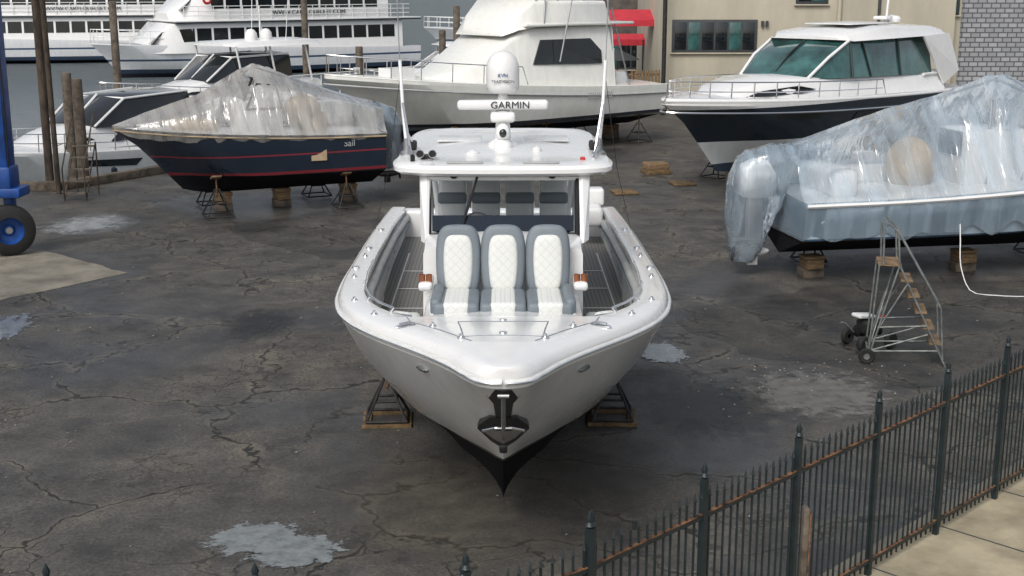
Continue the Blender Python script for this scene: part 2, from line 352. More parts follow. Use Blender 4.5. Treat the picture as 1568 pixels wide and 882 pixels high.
def loft(name,rows,m,parent=None,mirror=True,ang=35,capend=False):
    V=[];F=[]
    for sg in ((1,-1) if mirror else (1,)):
        b=len(V); n=len(rows[0])
        for r in rows:
            for p in r: V.append((p[0]*sg,p[1],p[2]))
        for i in range(len(rows)-1):
            for k in range(n-1):
                F.append((b+i*n+k,b+i*n+k+1,b+(i+1)*n+k+1,b+(i+1)*n+k))
    if capend:
        n=len(rows[0]); k=n-1; R_=[i*n+k for i in range(len(rows))]; o=len(rows)*n
        F.append(tuple(R_+[o+i for i in R_[::-1]]))
    return mesh(name,V,F,m,parent,True,ang)
def LN(l): return [(w,s,z) for s,w,z in l]
def hull(parent,name,lines,m,n=44,pw=1.4):
    rows=[spl(LN(l),n,pw) for l in lines]
    return loft(name,rows,m,parent,True,ang=28,capend=True),rows
def gen_lines(L,B,zb,zs,zk,zc,rake=.2):
    h=B/2
    def zg(f): return zb+(zs-zb)*(1-(1-f)**1.6)
    G=[(0,0),(.004,.07),(.03,.23),(.08,.43),(.16,.67),(.25,.84),(.36,.95),(.5,1),(.75,1),(1,.94)]
    g=[(f*L,w*h,zg(f)) for f,w in G]
    kb=rake*L
    def st(t): return (kb*t**.9, zb+(zk+.15-zb)*t)
    s1,z1=st(.3); s2,z2=st(.6); s3,z3=st(1)
    dz=zb-zk
    m1=[(s1,0,z1),(s1+.05*L,.24*h,z1-.01),(s1+.13*L,.58*h,z1-.05*dz),(s1+.25*L,.84*h,z1-.1*dz),(.55*L,.97*h,zc+.55*(zs-zc)),(L,.93*h,zc+.5*(zs-zc))]
    c=[(s2,0,z2),(s2+.06*L,.18*h,z2-.03*dz),(s2+.16*L,.5*h,z2-.12*dz if z2-.12*dz>zc else zc+.02),(s2+.30*L,.78*h,zc+.03),(.7*L,.9*h,zc),(L,.88*h,zc-.02)]
    k=[(s3,0,z3),(s3+.06*L,0,zk+.05),(s3+.15*L,0,zk+.01),(.6*L,0,zk),(.8*L,0,zk),(L,0,zk)]
    g0=[(a,b,z-.10) for a,b,z in g]
    return [g,g0,m1,c,k]
def deck(parent,name,row,m,drop=.0,camber=.1):
    V=[];F=[];n=len(row);c=5
    for p in row:
        for j in range(c+1):
            x=-1+2*j/c; V.append((x*max(p[0],0),p[1],p[2]-drop+camber*(1-x*x)*min(1,p[0])))
    for i in range(n-1):
        for j in range(c): F.append((i*(c+1)+j,i*(c+1)+j+1,(i+1)*(c+1)+j+1,(i+1)*(c+1)+j))
    return mesh(name,V,F,m,parent)
def house(parent,name,st,m,rad=.12,ang=40):
    V=[];F=[]
    for s,wb,wt,zb,zt in st:
        r=min(rad,(zt-zb)*.4,wt*.4)
        pts=[(-wb,zb),(-wt-(wb-wt)*.08,zt-r*1.2),(-wt+r*.25,zt-r*.35),(-wt+r,zt),(0,zt+.05),(wt-r,zt),(wt-r*.25,zt-r*.35),(wt+(wb-wt)*.08,zt-r*1.2),(wb,zb)]
        V+=[(x,s,z) for x,z in pts]
    n=9
    for i in range(len(st)-1):
        for k in range(n-1): F.append((i*n+k,i*n+k+1,(i+1)*n+k+1,(i+1)*n+k))
    F.append(tuple(range(n))); F.append(tuple(range((len(st)-1)*n,len(st)*n))[::-1])
    return mesh(name,V,F,m,parent,True,ang)
def sidewin(parent,name,st,poly,m,off=.025,sides=(1,-1)):
    for sg in sides:
        V=[]
        for s,f in poly:
            wb,wt,zb,zt=interp(st,s); wt2=wt+(wb-wt)*.08; zt2=zt-min(.12,(zt-zb)*.4,wt*.4)*1.2
            V.append((sg*(wb+(wt2-wb)*f+off),s,zb+(zt2-zb)*f))
        V2=[(v[0]-sg*off*1.5,v[1],v[2]) for v in V]; n=len(V)
        F=[tuple(range(n))]+[(i,(i+1)%n,n+(i+1)%n,n+i) for i in range(n)]
        mesh(name,V+V2,F,m,parent,False)
def rail(parent,name,row,i0,i1,h,m,r=.018,inset=.12,step=3,mid=True,sides=(1,-1)):
    P=[]
    for sg in sides:
        top=[(sg*max(row[i][0]-inset,0),row[i][1]+.05,row[i][2]+h) for i in range(i0,i1+1)]
        P.append(top)
        if mid: P.append([(x,y,z-h*.5) for x,y,z in top])
        for i in range(i0,i1+1,step):
            P.append([(sg*max(row[i][0]-inset,0),row[i][1]+.02,row[i][2]),(sg*max(row[i][0]-inset,0),row[i][1]+.05,row[i][2]+h)])
        P.append([top[-1],(top[-1][0],top[-1][1]+.25,top[-1][2]-h)])
    tubes(name,P,r,m,parent,6)
def outboard(parent,name,x,y,z,m,sc=1.0):
    e=bpy.data.objects.new(name,None); COL.objects.link(e); e.parent=parent; e.location=(x,y,z); e.scale=(sc,sc,sc)
    st=[(-.32,.20,.15,.0,.40),(-.2,.24,.20,-.05,.55),(.1,.25,.21,-.08,.60),(.32,.22,.17,-.05,.50),(.40,.14,.1,0,.36)]
    house(e,name+'_cowl',st,m)
    box(name+'_leg',(.18,.30,.95),(0,.02,-.5),m,e,bev=.05)
    box(name+'_plate',(.30,.60,.03),(0,.12,-.88),m,e,bev=.01)
    ell(name+'_gearcase',(.08,.36,.09),(0,.05,-1.12),m,e)
    box(name+'_skeg',(.025,.2,.22),(0,.02,-1.27),m,e,bev=.005)
    tubes(name+'_prop',[[(0,.40,-1.12),(.16*math.cos(a),.44,-1.12+.16*math.sin(a))] for a in (.3,2.4,4.5)],.035,M['black'],e,6)
    return e
def jack_stand(x,y,h,b=.3,rz=0,base_ply=True,lean=(0,0)):
    e=root('jack_stand',(x,y,0),rz)
    cs=[(-b,-b),(b,-b),(b,b),(-b,b)]
    P=[[(cx,cy,.06),(cx*.12,cy*.12,h*.72)] for cx,cy in cs]
    P+=[[(cs[i][0],cs[i][1],.07),(cs[(i+1)%4][0],cs[(i+1)%4][1],.07)] for i in range(4)]
    P+=[[(cs[i][0]*.5,cs[i][1]*.5,h*.38),(cs[(i+1)%4][0]*.5,cs[(i+1)%4][1]*.5,h*.38)] for i in range(4)]
    tubes('legs',P,.020,M['dmetal'],e,6)
    tubes('screw',[[(0,0,h*.55),(lean[0],lean[1],h-.03)]],.022,M['rust'],e,8)
    box('pad',(.25,.25,.05),(lean[0],lean[1],h),M['wood'],e,rot=(.0,.35 if lean[0]>0 else -.35,0),bev=.01)
    if base_ply:
        boxes('base_boards',[((2*b+.12,.11,.04),(0,-b,.022)),((2*b+.12,.11,.04),(0,b,.022)),((.11,2*b-.12,.036),(-b,0,.022)),((.11,2*b-.12,.036),(b,0,.022))],M['ply'],e)
    return e
def block_stack(x,y,h,rz=0,w=.32):
    e=root('keel_block_stack',(x,y,0),rz); z=0;i=0
    while z<h-.02:
        t=min(.2,h-z)
        box('timber_%d'%i,(w*(1.25 if i%2 else 1.0),w*(1.0 if i%2 else 1.25),t-.004),(random.uniform(-.02,.02),0,z+t/2),M['wood'] if i%3 else M['wood2'],e,rot=(0,0,random.uniform(-.05,.05)),bev=.012); z+=t;i+=1

# ------------------------------------------------------------------ setting
def sheet(name,pts,z,m):
    return mesh(name,[(x,y,z) for x,y in pts],[tuple(range(len(pts)))],m,None,False)
edge=[(-300,36),(-40,36),(-12.9,37.9),(-2.6,55),(4.5,67),(4.5,140),(400,140)]
land=[(-300,-120),(400,-120)]+edge[::-1]
sheet('ground',land,0,M['asphalt'])
V=[];F=[]
for i,(x,y) in enumerate(edge): V+=[(x,y,0),(x,y,-4)]
for i in range(len(edge)-1): F.append((2*i,2*i+1,2*i+3,2*i+2))
mesh('quay_wall',V,F,M['wood2'],None,False)
sheet('water',[(-1500,-300),(1500,-300),(1500,2500),(-1500,2500)],-1.35,M['water'])
e=root('quay_stringer')
for (a,b) in ((edge[1],edge[2]),(edge[2],edge[3]),(edge[3],edge[4])):
    d=Vector((b[0]-a[0],b[1]-a[1],0)); L_=d.length; rz=math.atan2(d.y,d.x)
    k=0
    while k<L_:
        l=min(4,L_-k); c=Vector((a[0],a[1],0))+d.normalized()*(k+l/2)
        box('beam',(l-.03,.30,.26),(c.x,c.y,.13),M['wood2'],e,rot=(0,0,rz),bev=.02); k+=4
V=[];F=[];n=120
for i in range(n+1):
    x=-900+1800*i/n; h=7+6*noise.noise(Vector((i*.23,0,0)))+3*noise.noise(Vector((i*.9,3,0)))
    V+=[(x,900,-2),(x,900,max(1,h)),(x,960,-2)]
for i in range(n):
    F+=[(3*i,3*i+3,3*i+4,3*i+1),(3*i+1,3*i+4,3*i+5,3*i+2)]
mesh('distant_treeline',V,F,mat('far_foliage',(.06,.08,.06),.9,var=.4,vs=.05),None)
def blob(name,cx,cy,rx,ry,z,m,rot=0):
    V=[(2.1*math.cos(2*math.pi*i/40),2.1*math.sin(2*math.pi*i/40),0) for i in range(40)]
    o=mesh(name,V,[tuple(range(40))],m,None,False); o.location=(cx,cy,z); o.scale=(rx,ry,1); o.rotation_euler=(0,0,rot); return o
def rough_poly(pts,amp=.12,step=.25,seed=1):
    out=[];n=len(pts)
    for i in range(n):
        a=Vector((*pts[i],0)); b=Vector((*pts[(i+1)%n],0)); k=max(1,int((b-a).length/step)); d=(b-a).normalized(); nn=Vector((-d.y,d.x,0))
        for j in range(k):
            p=a+(b-a)*j/k; f=amp*(noise.noise(p*1.2+Vector((0,0,seed)))+.5*noise.noise(p*4+Vector((0,0,seed)))); q=p+nn*f*2; out.append((q.x,q.y))
    return out
sheet('asphalt_patch',rough_poly([(2.9,23.4),(3.3,22.2),(3.9,20.7),(4.9,20.3),(5.9,19.0),(8.6,18.6),(14,20),(18,25),(14,26.5),(6.8,25.6)],.16),.004,M['asphalt2'])
sheet('asphalt_patch',rough_poly([(-6.9,32.8),(-3.2,31.4),(-1.5,29.5),(-1,27.2),(-4,28.3),(-6.2,30.5)],.14,seed=4),.004,M['asphalt2'])
blob('dusty_patch',4.7,18.5,.95,1.0,.009,M['dust'])
blob('dusty_patch',5.6,13.9,.6,1.2,.006,M['dust'])
blob('sandy_shade_lift',-.2,14.6,1.4,1.2,.005,M['sand_lift'])  # sandy ground, its colour also lightened against the boat's shade at the keel
sheet('concrete_slab',rough_poly([(-9.66,24.4),(-7.88,26.8),(-10.6,29.3),(-18,29.6),(-18,21)],.03),.005,M['concrete'])
blob('puddle',-2.76,13.42,.46,.38,.008,M['puddle'],.3); blob('puddle',-2.25,13.05,.46,.40,.012,M['puddle'])
blob('puddle',2.62,20.7,.36,.6,.012,M['puddle'])
blob('puddle',-8.9,22.3,.5,.9,.008,M['puddle'])
blob('dried_patch',-10.4,32.4,.8,1.1,.008,M['powder'])
blob('oil_stain',-4.35,22.6,.5,.8,.008,M['dpuddle']); blob('oil_stain',2.9,18.0,.7,1.1,.010,M['dpuddle'])
V=[];F=[]
for i in range(300):
    if i<120: x,y=random.gauss(4.7,.8),random.gauss(19.2,.7)
    else: x,y=random.uniform(-8,9),random.uniform(12.5,30)
    s=random.uniform(.008,.026); b=len(V); a0=random.random()*6
    for k in range(4): V.append((x+s*math.cos(a0+k*1.57),y+s*math.sin(a0+k*1.57)*.8,.012))
    V.append((x,y,.012+s*.7)); F+=[(b+k,b+(k+1)%4,b+4) for k in range(4)]
mesh('gravel',V,F,mat('gravel_stone',(.28,.26,.23),.9,var=.4),None,False)

FD=Vector((5.3,5.21,0)).normalized(); F0=Vector((.68,9.39,0)); FN=Vector((FD.y,-FD.x,0))
def fp(t,o=0): p=F0+FD*t+FN*o; return (p.x,p.y)
sheet('sidewalk',[fp(-1.5,-.12),fp(40,-.12),fp(40,3.2),fp(-1.5,3.2)],.014,M['sidewalk'])
e=root('sidewalk_kerb')
for k in range(0,26):
    a=fp(-1.2+1.5*k,-.2); box('kerb',(1.48,.16,.10),(a[0],a[1],.03),M['concrete'],e,rot=(0,0,math.atan2(FD.y,FD.x)),bev=.01)
e=root('sidewalk_joint')
boxes('joints',[((.02,3.3,.006),(*fp(1.5*k,1.6),.016),math.atan2(FD.y,FD.x)) for k in range(0,24)]+[((38,.02,.006),(*fp(18,1.5),.017),math.atan2(FD.y,FD.x))],M['trim'],e)
e=root('iron_fence')
def fence_run(p0,p1,npan,dh=0):
    p0=Vector((*p0,0));p1=Vector((*p1,0)); d=(p1-p0); L_=d.length; d.normalize(); rz=math.atan2(d.y,d.x)
    posts=[];pk=[];tips=[];rails=[];rust=[]
    for i in range(npan+1):
        p=p0+d*(L_*i/npan); posts.append(((.055,.055,1.93+dh),(p.x,p.y,(1.93+dh)/2),rz))
        lathe('post_finial',[(.02,0),(.04,.02),(.02,.05),(.030,.08),(.0,.15)],M['fence'],e,loc=(p.x,p.y,1.93+dh),seg=8)
    m=int(L_/.105)
    for i in range(m):
        p=p0+d*(L_*(i+.5)/m)+Vector((random.uniform(-.004,.004),0,0)); h=1.74+dh+random.uniform(-.012,.012)
        pk.append(((.016,.016,h-.08),(p.x,p.y,.08+(h-.08)/2),rz)); tips.append((p,h))
    c=(p0+p1)/2
    rails.append(((L_,.032,.035),(c.x,c.y,.17),rz)); rails.append(((L_,.036,.035),(c.x,c.y,1.585+dh),rz))
    rust.append(((L_,.040,.008),(c.x,c.y,1.609+dh),rz)); rust.append(((L_,.034,.006),(c.x,c.y,.192),rz))
    boxes('posts',posts,M['fence'],e); boxes('pickets',pk,M['fence'],e); boxes('rails',rails,M['fence'],e); boxes('rail_rusty_top',rust,M['rust'],e)
    V=[];F=[]
    for p,h in tips:
        b=len(V)
        for a in range(4): V.append((p.x+.020*math.cos(a*math.pi/2+rz),p.y+.020*math.sin(a*math.pi/2+rz),h+.015))
        V.append((p.x,p.y,h+.10)); V.append((p.x,p.y,h-.02))
        for a in range(4): F+=[(b+a,b+(a+1)%4,b+4),(b+(a+1)%4,b+a,b+5)]
    mesh('spear_tips',V,F,M['fence'],e,False)
fence_run((-.27,8.63),fp(-.02),1,-.05)
fence_run(fp(.0),fp(21.6),15,-.05)
fence_run((-7.72,8.6),(-.29,8.63),5,-.12)
e=root('marker_post',(2.62,10.55,0)); box('board',(.05,.10,1.55),(0,0,.775),M['wood2'],e,bev=.008); box('rust_edge',(.015,.015,1.5),(.035,-.04,.78),M['rust'],e,bev=.004)

# ------------------------------------------------------------------ MAIN BOAT
B=root('center_console_boat',(0,10.87,0))
def zg(s): return 2.695-.060*s if s<6 else 2.335-.050*(s-6)
Gc=[(0,0),(.008,.09),(.05,.18),(.25,.31),(.65,.49),(1.05,.71),(1.46,.97),(2.0,1.31),(2.5,1.57),(3.1,1.78),(3.8,1.91),(4.7,1.98),(6.8,2.03),(9.8,2.06),(12.6,2.03)]
g=[(s,w,zg(s)-.07) for s,w in Gc]
g1=[(s+.01,w,zg(s)-.17) for s,w in Gc]
m1=[(.62,0,2.05),(.68,.09,2.05),(1.0,.30,2.03),(1.6,.68,1.97),(2.4,1.13,1.88),(3.3,1.50,1.78),(4.5,1.75,1.64),(7,1.9,1.5),(12.6,1.92,1.4)]
m2=[(1.1,0,1.66),(1.16,.07,1.65),(1.5,.26,1.62),(2.1,.58,1.56),(3.0,1.02,1.46),(4.2,1.43,1.32),(5.5,1.64,1.22),(8,1.8,1.12),(12.6,1.84,1.05)]
ch=[(1.62,0,1.30),(1.68,.05,1.29),(2.0,.23,1.27),(2.7,.58,1.20),(3.6,1.0,1.11),(4.8,1.38,1.02),(6.2,1.62,.96),(8,1.75,.9),(12.6,1.78,.86)]
ch2=[(1.66,0,1.25),(1.72,.03,1.24),(2.05,.18,1.21),(2.75,.51,1.13),(3.65,.91,1.04),(4.85,1.29,.97),(6.2,1.52,.91),(8,1.65,.86),(12.6,1.68,.82)]
md=[(2.05,0,.97),(2.15,.06,.96),(2.5,.22,.90),(3.1,.45,.82),(4.1,.66,.74),(5.5,.82,.66),(7,.9,.58),(9,.9,.54),(12.6,.9,.52)]
kk=[(2.85,0,.36),(2.92,0,.31),(3.1,0,.26),(3.8,0,.22),(5,0,.20),(6,0,.20),(8,0,.20),(10,0,.20),(12.6,0,.20)]
hm=hull_mat('main_hull_paint',[(0,(.006,.006,.007)),(1.38,(.80,.795,.77))],slope=-.10,off=.27,rough=.2)
_,rows=hull(B,'hull',[g,g1,m1,m2,ch,ch2,md,kk],hm,60,1.5)
G_=spl(LN([(s,w,zg(s)) for s,w in Gc]),60,1.5)
for sg in(1,-1):
    tubes('rub_rail',[[(sg*(p[0]+.012),p[1]-(.012 if p[0]<.3 else 0),p[2]-.11) for p in G_]],.026,M['white2'],B,8)
    tubes('rub_rail_insert',[[(sg*(p[0]+.034),p[1]-(.033 if p[0]<.3 else 0),p[2]-.11) for p in G_]],.009,M['chrome'],B,6)
inner=[(2.35,.90),(2.42,1.02),(2.6,1.17),(2.9,1.34),(3.3,1.49),(3.9,1.61),(5,1.69),(7,1.74),(9.8,1.77),(12.2,1.74)]
FL=1.50
solew=[(2.3,.56),(2.6,.70),(3,.86),(3.6,1.10),(4.2,1.34),(5.0,1.54),(6,1.66),(7,1.74),(9.8,1.78),(12.4,1.76)]
def gw(s):
    for a,b in zip(G_,G_[1:]):
        if a[1]<=s<=b[1]: t=(s-a[1])/(b[1]-a[1]+1e-9); return a[0]+(b[0]-a[0])*t
    return G_[-1][0] if s>1 else 0
def inw(s): return interp(inner,s)[0]
def cam_(s): 
    t=max(0,min(1,(s-1.4)/.95)); return .055*min(1,gw(s)/.6)*(1-t*t*(3-2*t))
def dz(s,x):
    w=max(gw(s),.01); return zg(s)+.018+cam_(s)*(1-min(1,(x/w))**2)
V=[];F=[]; ss=[p[1] for p in G_ if p[1]<2.33]+[2.35]; inn=[0,.2,.4,.6,.8,1]
for s in ss:
    w=gw(s) if s>0 else 0.0; k=min(1,w/.25)
    half=[(w*.999,zg(s)-.075),(w-.02*k,zg(s)-.02),(w-.07*k,zg(s)+.015)]
    wi=w-.07*k
    half+=[(wi*(1-f),dz(s,wi*(1-f))-.003) for f in inn[1:]]
    row=half+[(-x,z) for x,z in half[::-1][1:]]
    V+=[(x,s,z) for x,z in row]; nc=len(row)
for i in range(len(ss)-1):
    for j in range(nc-1): F.append((i*nc+j,i*nc+j+1,(i+1)*nc+j+1,(i+1)*nc+j))
F.append(tuple(range(nc)))
mesh('foredeck',V,F,M['white'],B,True,60)
st=[2.35,2.38,2.42,2.5,2.6,2.75,2.9,3.1,3.3,3.6,3.9,4.4,5,6,7,8.4,9.8,11,12.2]
rws=[[] for _ in range(8)]
for s in st:
    o=gw(s); i=inw(s); z=zg(s)
    for k,p in enumerate([(o,z-.075),(o-.02,z-.02),(o-.07,z+.015),(i+.05,z+.016),(i+.01,z+.01),(i,z-.03),(i+.02,z-.10),(min(i+.02,interp(solew,s)[0]),FL)]): rws[k].append((p[0],s,p[1]))
loft('gunwale_cap',rws[:7],M['white'],B,True,ang=50)
loft('cockpit_liner',[rws[6],rws[7]],M['white2'],B,True)
for sg in(1,-1):
    tubes('coaming_bolster',[[(sg*(inw(s)-.02),s,zg(s)-.17) for s in st[3:]]],.06,M['lgrey'],B,10)
    tubes('coaming_trim',[[(sg*(inw(s)-.05),s,zg(s)-.27) for s in st[3:]]],.03,M['grey'],B,8)
    tubes('grab_rail',[[(sg*(inw(s)-.01),s,zg(s)+.06) for s in st[4:14]],
        ]+[[(sg*(inw(s)-.01),s,zg(s)+.06),(sg*(inw(s)+.03),s,zg(s)+.01)] for s in (2.6,3.3,4.4,6)],.014,M['chrome'],B,8)
    boxes('liner_pocket',[((.03,1.1,.35),(sg*(interp(solew,s)[0]-.01),s,FL+.35)) for s in (6.2,7.6,9.0,10.4)],M['lgrey'],B)
sv=[(interp(solew,s)[0],s,FL) for s in (2.3,2.6,3,3.6,4.2,5,6,7,9.8,12.4)]
mesh('cockpit_sole',sv+[(-x,s,z) for x,s,z in sv[::-1]],[tuple(range(20))],M['eva'],B,False)
mesh('cockpit_bulkhead',[(-.55,2.36,FL),(.55,2.36,FL),(.95,2.36,2.1),(.95,2.36,2.54),(-.95,2.36,2.54),(-.95,2.36,2.1)],[(0,1,2,3,4,5)],M['white'],B,False)
boxes('sole_trim',[((.02,5.0,.008),(sg*1.03,8.2,FL+.006)) for sg in(1,-1)]+[((.02,5.0,.008),(sg*1.58,8.2,FL+.006)) for sg in(1,-1)]+[((.53,.02,.008),(sg*1.305,y,FL+.010)) for sg in(1,-1) for y in (5.72,6.9,8.1,9.3)],M['white2'],B)
box('transom_wall',(3.6,.35,.75),(0,12.35,1.60),M['white'],B,bev=.06,seg=3)
box('transom_platform',(3.4,.8,.12),(0,12.9,1.0),M['white'],B,bev=.03)
box('stern_corner_seat',(.45,.6,.35),(1.50,11.6,2.0),M['white'],B,bev=.08,seg=3)
box('bait_station',(.34,.34,.30),(1.62,12.1,2.25),M['white'],B,bev=.05,seg=3)
for i,x in enumerate((-1.02,-.34,.34,1.02)): outboard(B,'outboard_%d'%i,x,13.25,1.85,M['white'],1.05)
PL=[(2.34,.90,.88,2.20,2.53),(2.75,.90,.87,2.0,2.46),(3.3,.91,.88,FL,2.42),(4.2,.93,.90,FL,2.40),(4.4,.95,.92,FL,2.40)]
house(B,'lounge_plinth',PL,M['white'],rad=.05)
CS=[(4.05,.95,.93,FL,2.95),(4.5,.97,.94,FL,3.0),(4.9,.97,.95,FL,2.97),(6.2,.95,.92,FL,2.66),(6.3,.93,.9,FL,2.6)]
house(B,'console_body',CS,M['white'],rad=.06)
box('dash',(1.7,1.0,.08),(0,5.45,2.90),M['navy'],B,rot=(-.22,0,0),bev=.03)
boxes('dash_screens',[((.42,.03,.22),(x,6.02,2.86)) for x in(-.45,.0,.45)],M['glassd'],B)
lathe('steering_wheel',[(.19,-.012),(.205,0),(.19,.012),(.175,0),(.19,-.012)],M['chrome'],B,loc=(-.35,6.5,2.75),rot=(R(65),0,0))
def rot_box(name,sz,loc,m,rx,bev): return box(name,sz,loc,m,B,rot=(rx,0,0),bev=bev,seg=4)
SO=-.22; SZ=-.02
rot_box('seat_base_front',(1.60,.84,.12),(0,3.52+SO,2.42+SZ),M['white'],0,.03)
def backrest(name,x,w,h,t,cy,cz,m,ins=False):
    prof=[(0,.80),(.10,.92),(.35,1.0),(.70,1.0),(.86,.92),(.95,.74),(1.0,.50)] if not ins else [(0,.72),(.06,.86),(.45,1.0),(.80,.96),(.93,.82),(1.0,.55)]
    V=[];F=[];r=Matrix.Rotation(R(-13),3,'X'); n=12
    for f,wf in prof:
        for k in range(n):
            a=2*math.pi*k/n; cx=math.copysign(abs(math.cos(a))**.45,math.cos(a))*w/2*wf; ty=math.copysign(abs(math.sin(a))**.6,math.sin(a))*t/2*(1 if .04<f<.96 else .6)
            V.append(r@Vector((cx,ty,(f-.5)*h))+Vector((x,cy,cz)))
    for i in range(len(prof)-1):
        for k in range(n): F.append((i*n+k,i*n+(k+1)%n,(i+1)*n+(k+1)%n,(i+1)*n+k))
    F.append(tuple(range(n))); F.append(tuple(range((len(prof)-1)*n,len(prof)*n)))
    o=mesh(name,V,F,m,B,True,60); s=o.modifiers.new('sub','SUBSURF'); s.levels=1; s.render_levels=2; return o
for i,x in enumerate((-.515,0,.515)):
    rot_box('seat_cushion_%d'%i,(.51,.88,.17),(x,3.52+SO,2.50+SZ),M['grey'],R(-2),.055)
    rot_box('seat_insert_%d'%i,(.31,.865,.175),(x,3.505+SO,2.508+SZ),M['quilt'],R(-2),.055)
    backrest('backrest_%d'%i,x,.53,.80,.17,4.03+SO+.04,2.865,M['grey'])
    backrest('backrest_insert_%d'%i,x,.36,.64,.14,3.975+SO+.04,2.84,M['quilt'],True)
for sg in(1,-1):
    rot_box('seat_bolster',(.12,.82,.20),(sg*.735,3.52+SO,2.54+SZ),M['grey'],0,.055)
    box('armrest',(.16,.5,.10),(sg*.88,3.70,2.62),M['white'],B,bev=.04,seg=3)
    for o in(.84,.92): lathe('cup_holder',[(.0,0),(.036,0),(.038,.09),(.032,.09),(.028,.02),(0,.02)],M['copper'],B,loc=(sg*o,3.57,2.655))
    box('bow_seat_base',(.24,.9,.30),(sg*1.10,3.75,1.93),M['white'],B,bev=.03)
    box('bow_seat_cushion',(.36,1.1,.12),(sg*1.16,3.55,2.12),M['quilt'],B,bev=.05,seg=3)
    box('bow_seat_back',(.26,.16,.34),(sg*1.10,2.80,2.34),M['quilt'],B,rot=(R(12),0,sg*.45),bev=.06,seg=4)
    box('bow_seat_back_trim',(.34,.10,.38),(sg*1.11,2.74,2.32),M['grey'],B,rot=(R(12),0,sg*.45),bev=.045,seg=4)
def quad(name,p,m,th=.012,parent=B):
    P=[Vector(q) for q in p]; nrm=(P[1]-P[0]).cross(P[2]-P[0]).normalized()*th
    n=len(P); V=P+[q+nrm for q in P]
    F=[tuple(range(n)),tuple(range(n,2*n))]+[(i,(i+1)%n,n+(i+1)%n,n+i) for i in range(n)]
    return mesh(name,V,F,m,parent,False)
WB=(4.72,2.97); WT=(5.52,3.56)
mesh('windshield_glass',[(-.88,WB[0],WB[1]),(.88,WB[0],WB[1]),(.92,WT[0],WT[1]),(-.92,WT[0],WT[1])],[(0,1,2,3)],M['glass'],B,False)
tubes('windshield_frame',[[(-.90,WB[0],WB[1]),(-.94,WT[0],WT[1])],[(.90,WB[0],WB[1]),(.94,WT[0],WT[1])]],.032,M['black'],B,6)
tubes('windshield_frame_bottom',[[(-.9,WB[0],WB[1]),(.9,WB[0],WB[1])],[(-.94,WT[0],WT[1]),(.94,WT[0],WT[1])]],.025,M['black'],B,6)
for sg in(1,-1):
    quad('a_pillar',[(sg*.93,4.55,2.90),(sg*1.0,4.75,2.90),(sg*1.06,5.6,3.6),(sg*.96,5.5,3.6)],M['white'],.05)
    mesh('side_glass',[(sg*.97,4.9,2.95),(sg*.95,6.2,2.7),(sg*1.02,6.7,3.55),(sg*1.02,5.7,3.55)],[(0,1,2,3)],M['glass'],B,False)
    tubes('hardtop_leg',[[(sg*.93,6.2,FL),(sg*.96,6.5,2.7),(sg*1.05,7.0,3.6)],[(sg*.98,8.9,FL),(sg*1.0,8.9,2.6),(sg*1.08,8.6,3.6)]],.045,M['white'],B,10)
quad('dark_lower_panel',[(-.86,4.74,3.02),(.86,4.74,3.02),(.87,4.96,3.17),(-.87,4.96,3.17)],M['navy'],.01)
tubes('wiper',[[(-.32,5.44,3.60),(-.36,5.29,3.47),(-.47,4.86,3.15)],[(-.40,5.20,3.40),(-.50,4.74,3.05)]],.016,M['black'],B,6)
for i,x in enumerate((-.72,-.24,.24,.72)):
    box('helm_seat_back_%d'%i,(.40,.16,.60),(x,7.55,2.98),M['white'],B,rot=(R(-8),0,0),bev=.06,seg=3)
    box('helm_seat_band_%d'%i,(.41,.10,.16),(x,7.47,2.98),M['grey'],B,rot=(R(-8),0,0),bev=.04,seg=3)
    box('helm_seat_pad_%d'%i,(.42,.5,.14),(x,7.3,2.55),M['grey'],B,bev=.05,seg=3)
box('leaning_post',(1.9,.7,.95),(0,7.45,1.98),M['white'],B,bev=.05)
box('aft_seat',(1.9,.6,1.0),(0,8.7,2.0),M['white'],B,bev=.05)
out=[(p.x,p.y) for p in spl([(0,5.28,0),(.6,5.30,0),(1.1,5.38,0),(1.33,5.52,0),(1.41,5.85,0),(1.40,6.6,0),(1.37,8.2,0),(1.33,9.2,0),(1.2,9.55,0),(.8,9.68,0),(0,9.7,0)],50)]
full=out+[(-x,y) for x,y in out[::-1][1:-1]]
def ring(sc,z,cy=7.4): return [(x*(1-sc/1.4),cy+(y-cy)*(1-sc/2.3),z) for x,y in full]
rr=[ring(.20,3.60),ring(.06,3.60),ring(.0,3.64),ring(.0,3.69),ring(.05,3.73),ring(.3,3.755),ring(.35,3.745),ring(.9,3.78),ring(1.3,3.79)]
V=[p for r_ in rr for p in r_]; n=len(full); F=[]
for i in range(len(rr)-1):
    for k in range(n): F.append((i*n+k,i*n+(k+1)%n,(i+1)*n+(k+1)%n,(i+1)*n+k))
F.append(tuple(range(n))); F.append(tuple(range((len(rr)-1)*n,len(rr)*n)))
mesh('hardtop',V,F,M['white'],B,True,30)
box('visor_panel',(1.96,.5,.06),(0,5.72,3.585),M['white'],B,rot=(R(8),0,0),bev=.02)
box('visor_vent',(.5,.03,.035),(0,5.46,3.60),M['lgrey'],B)
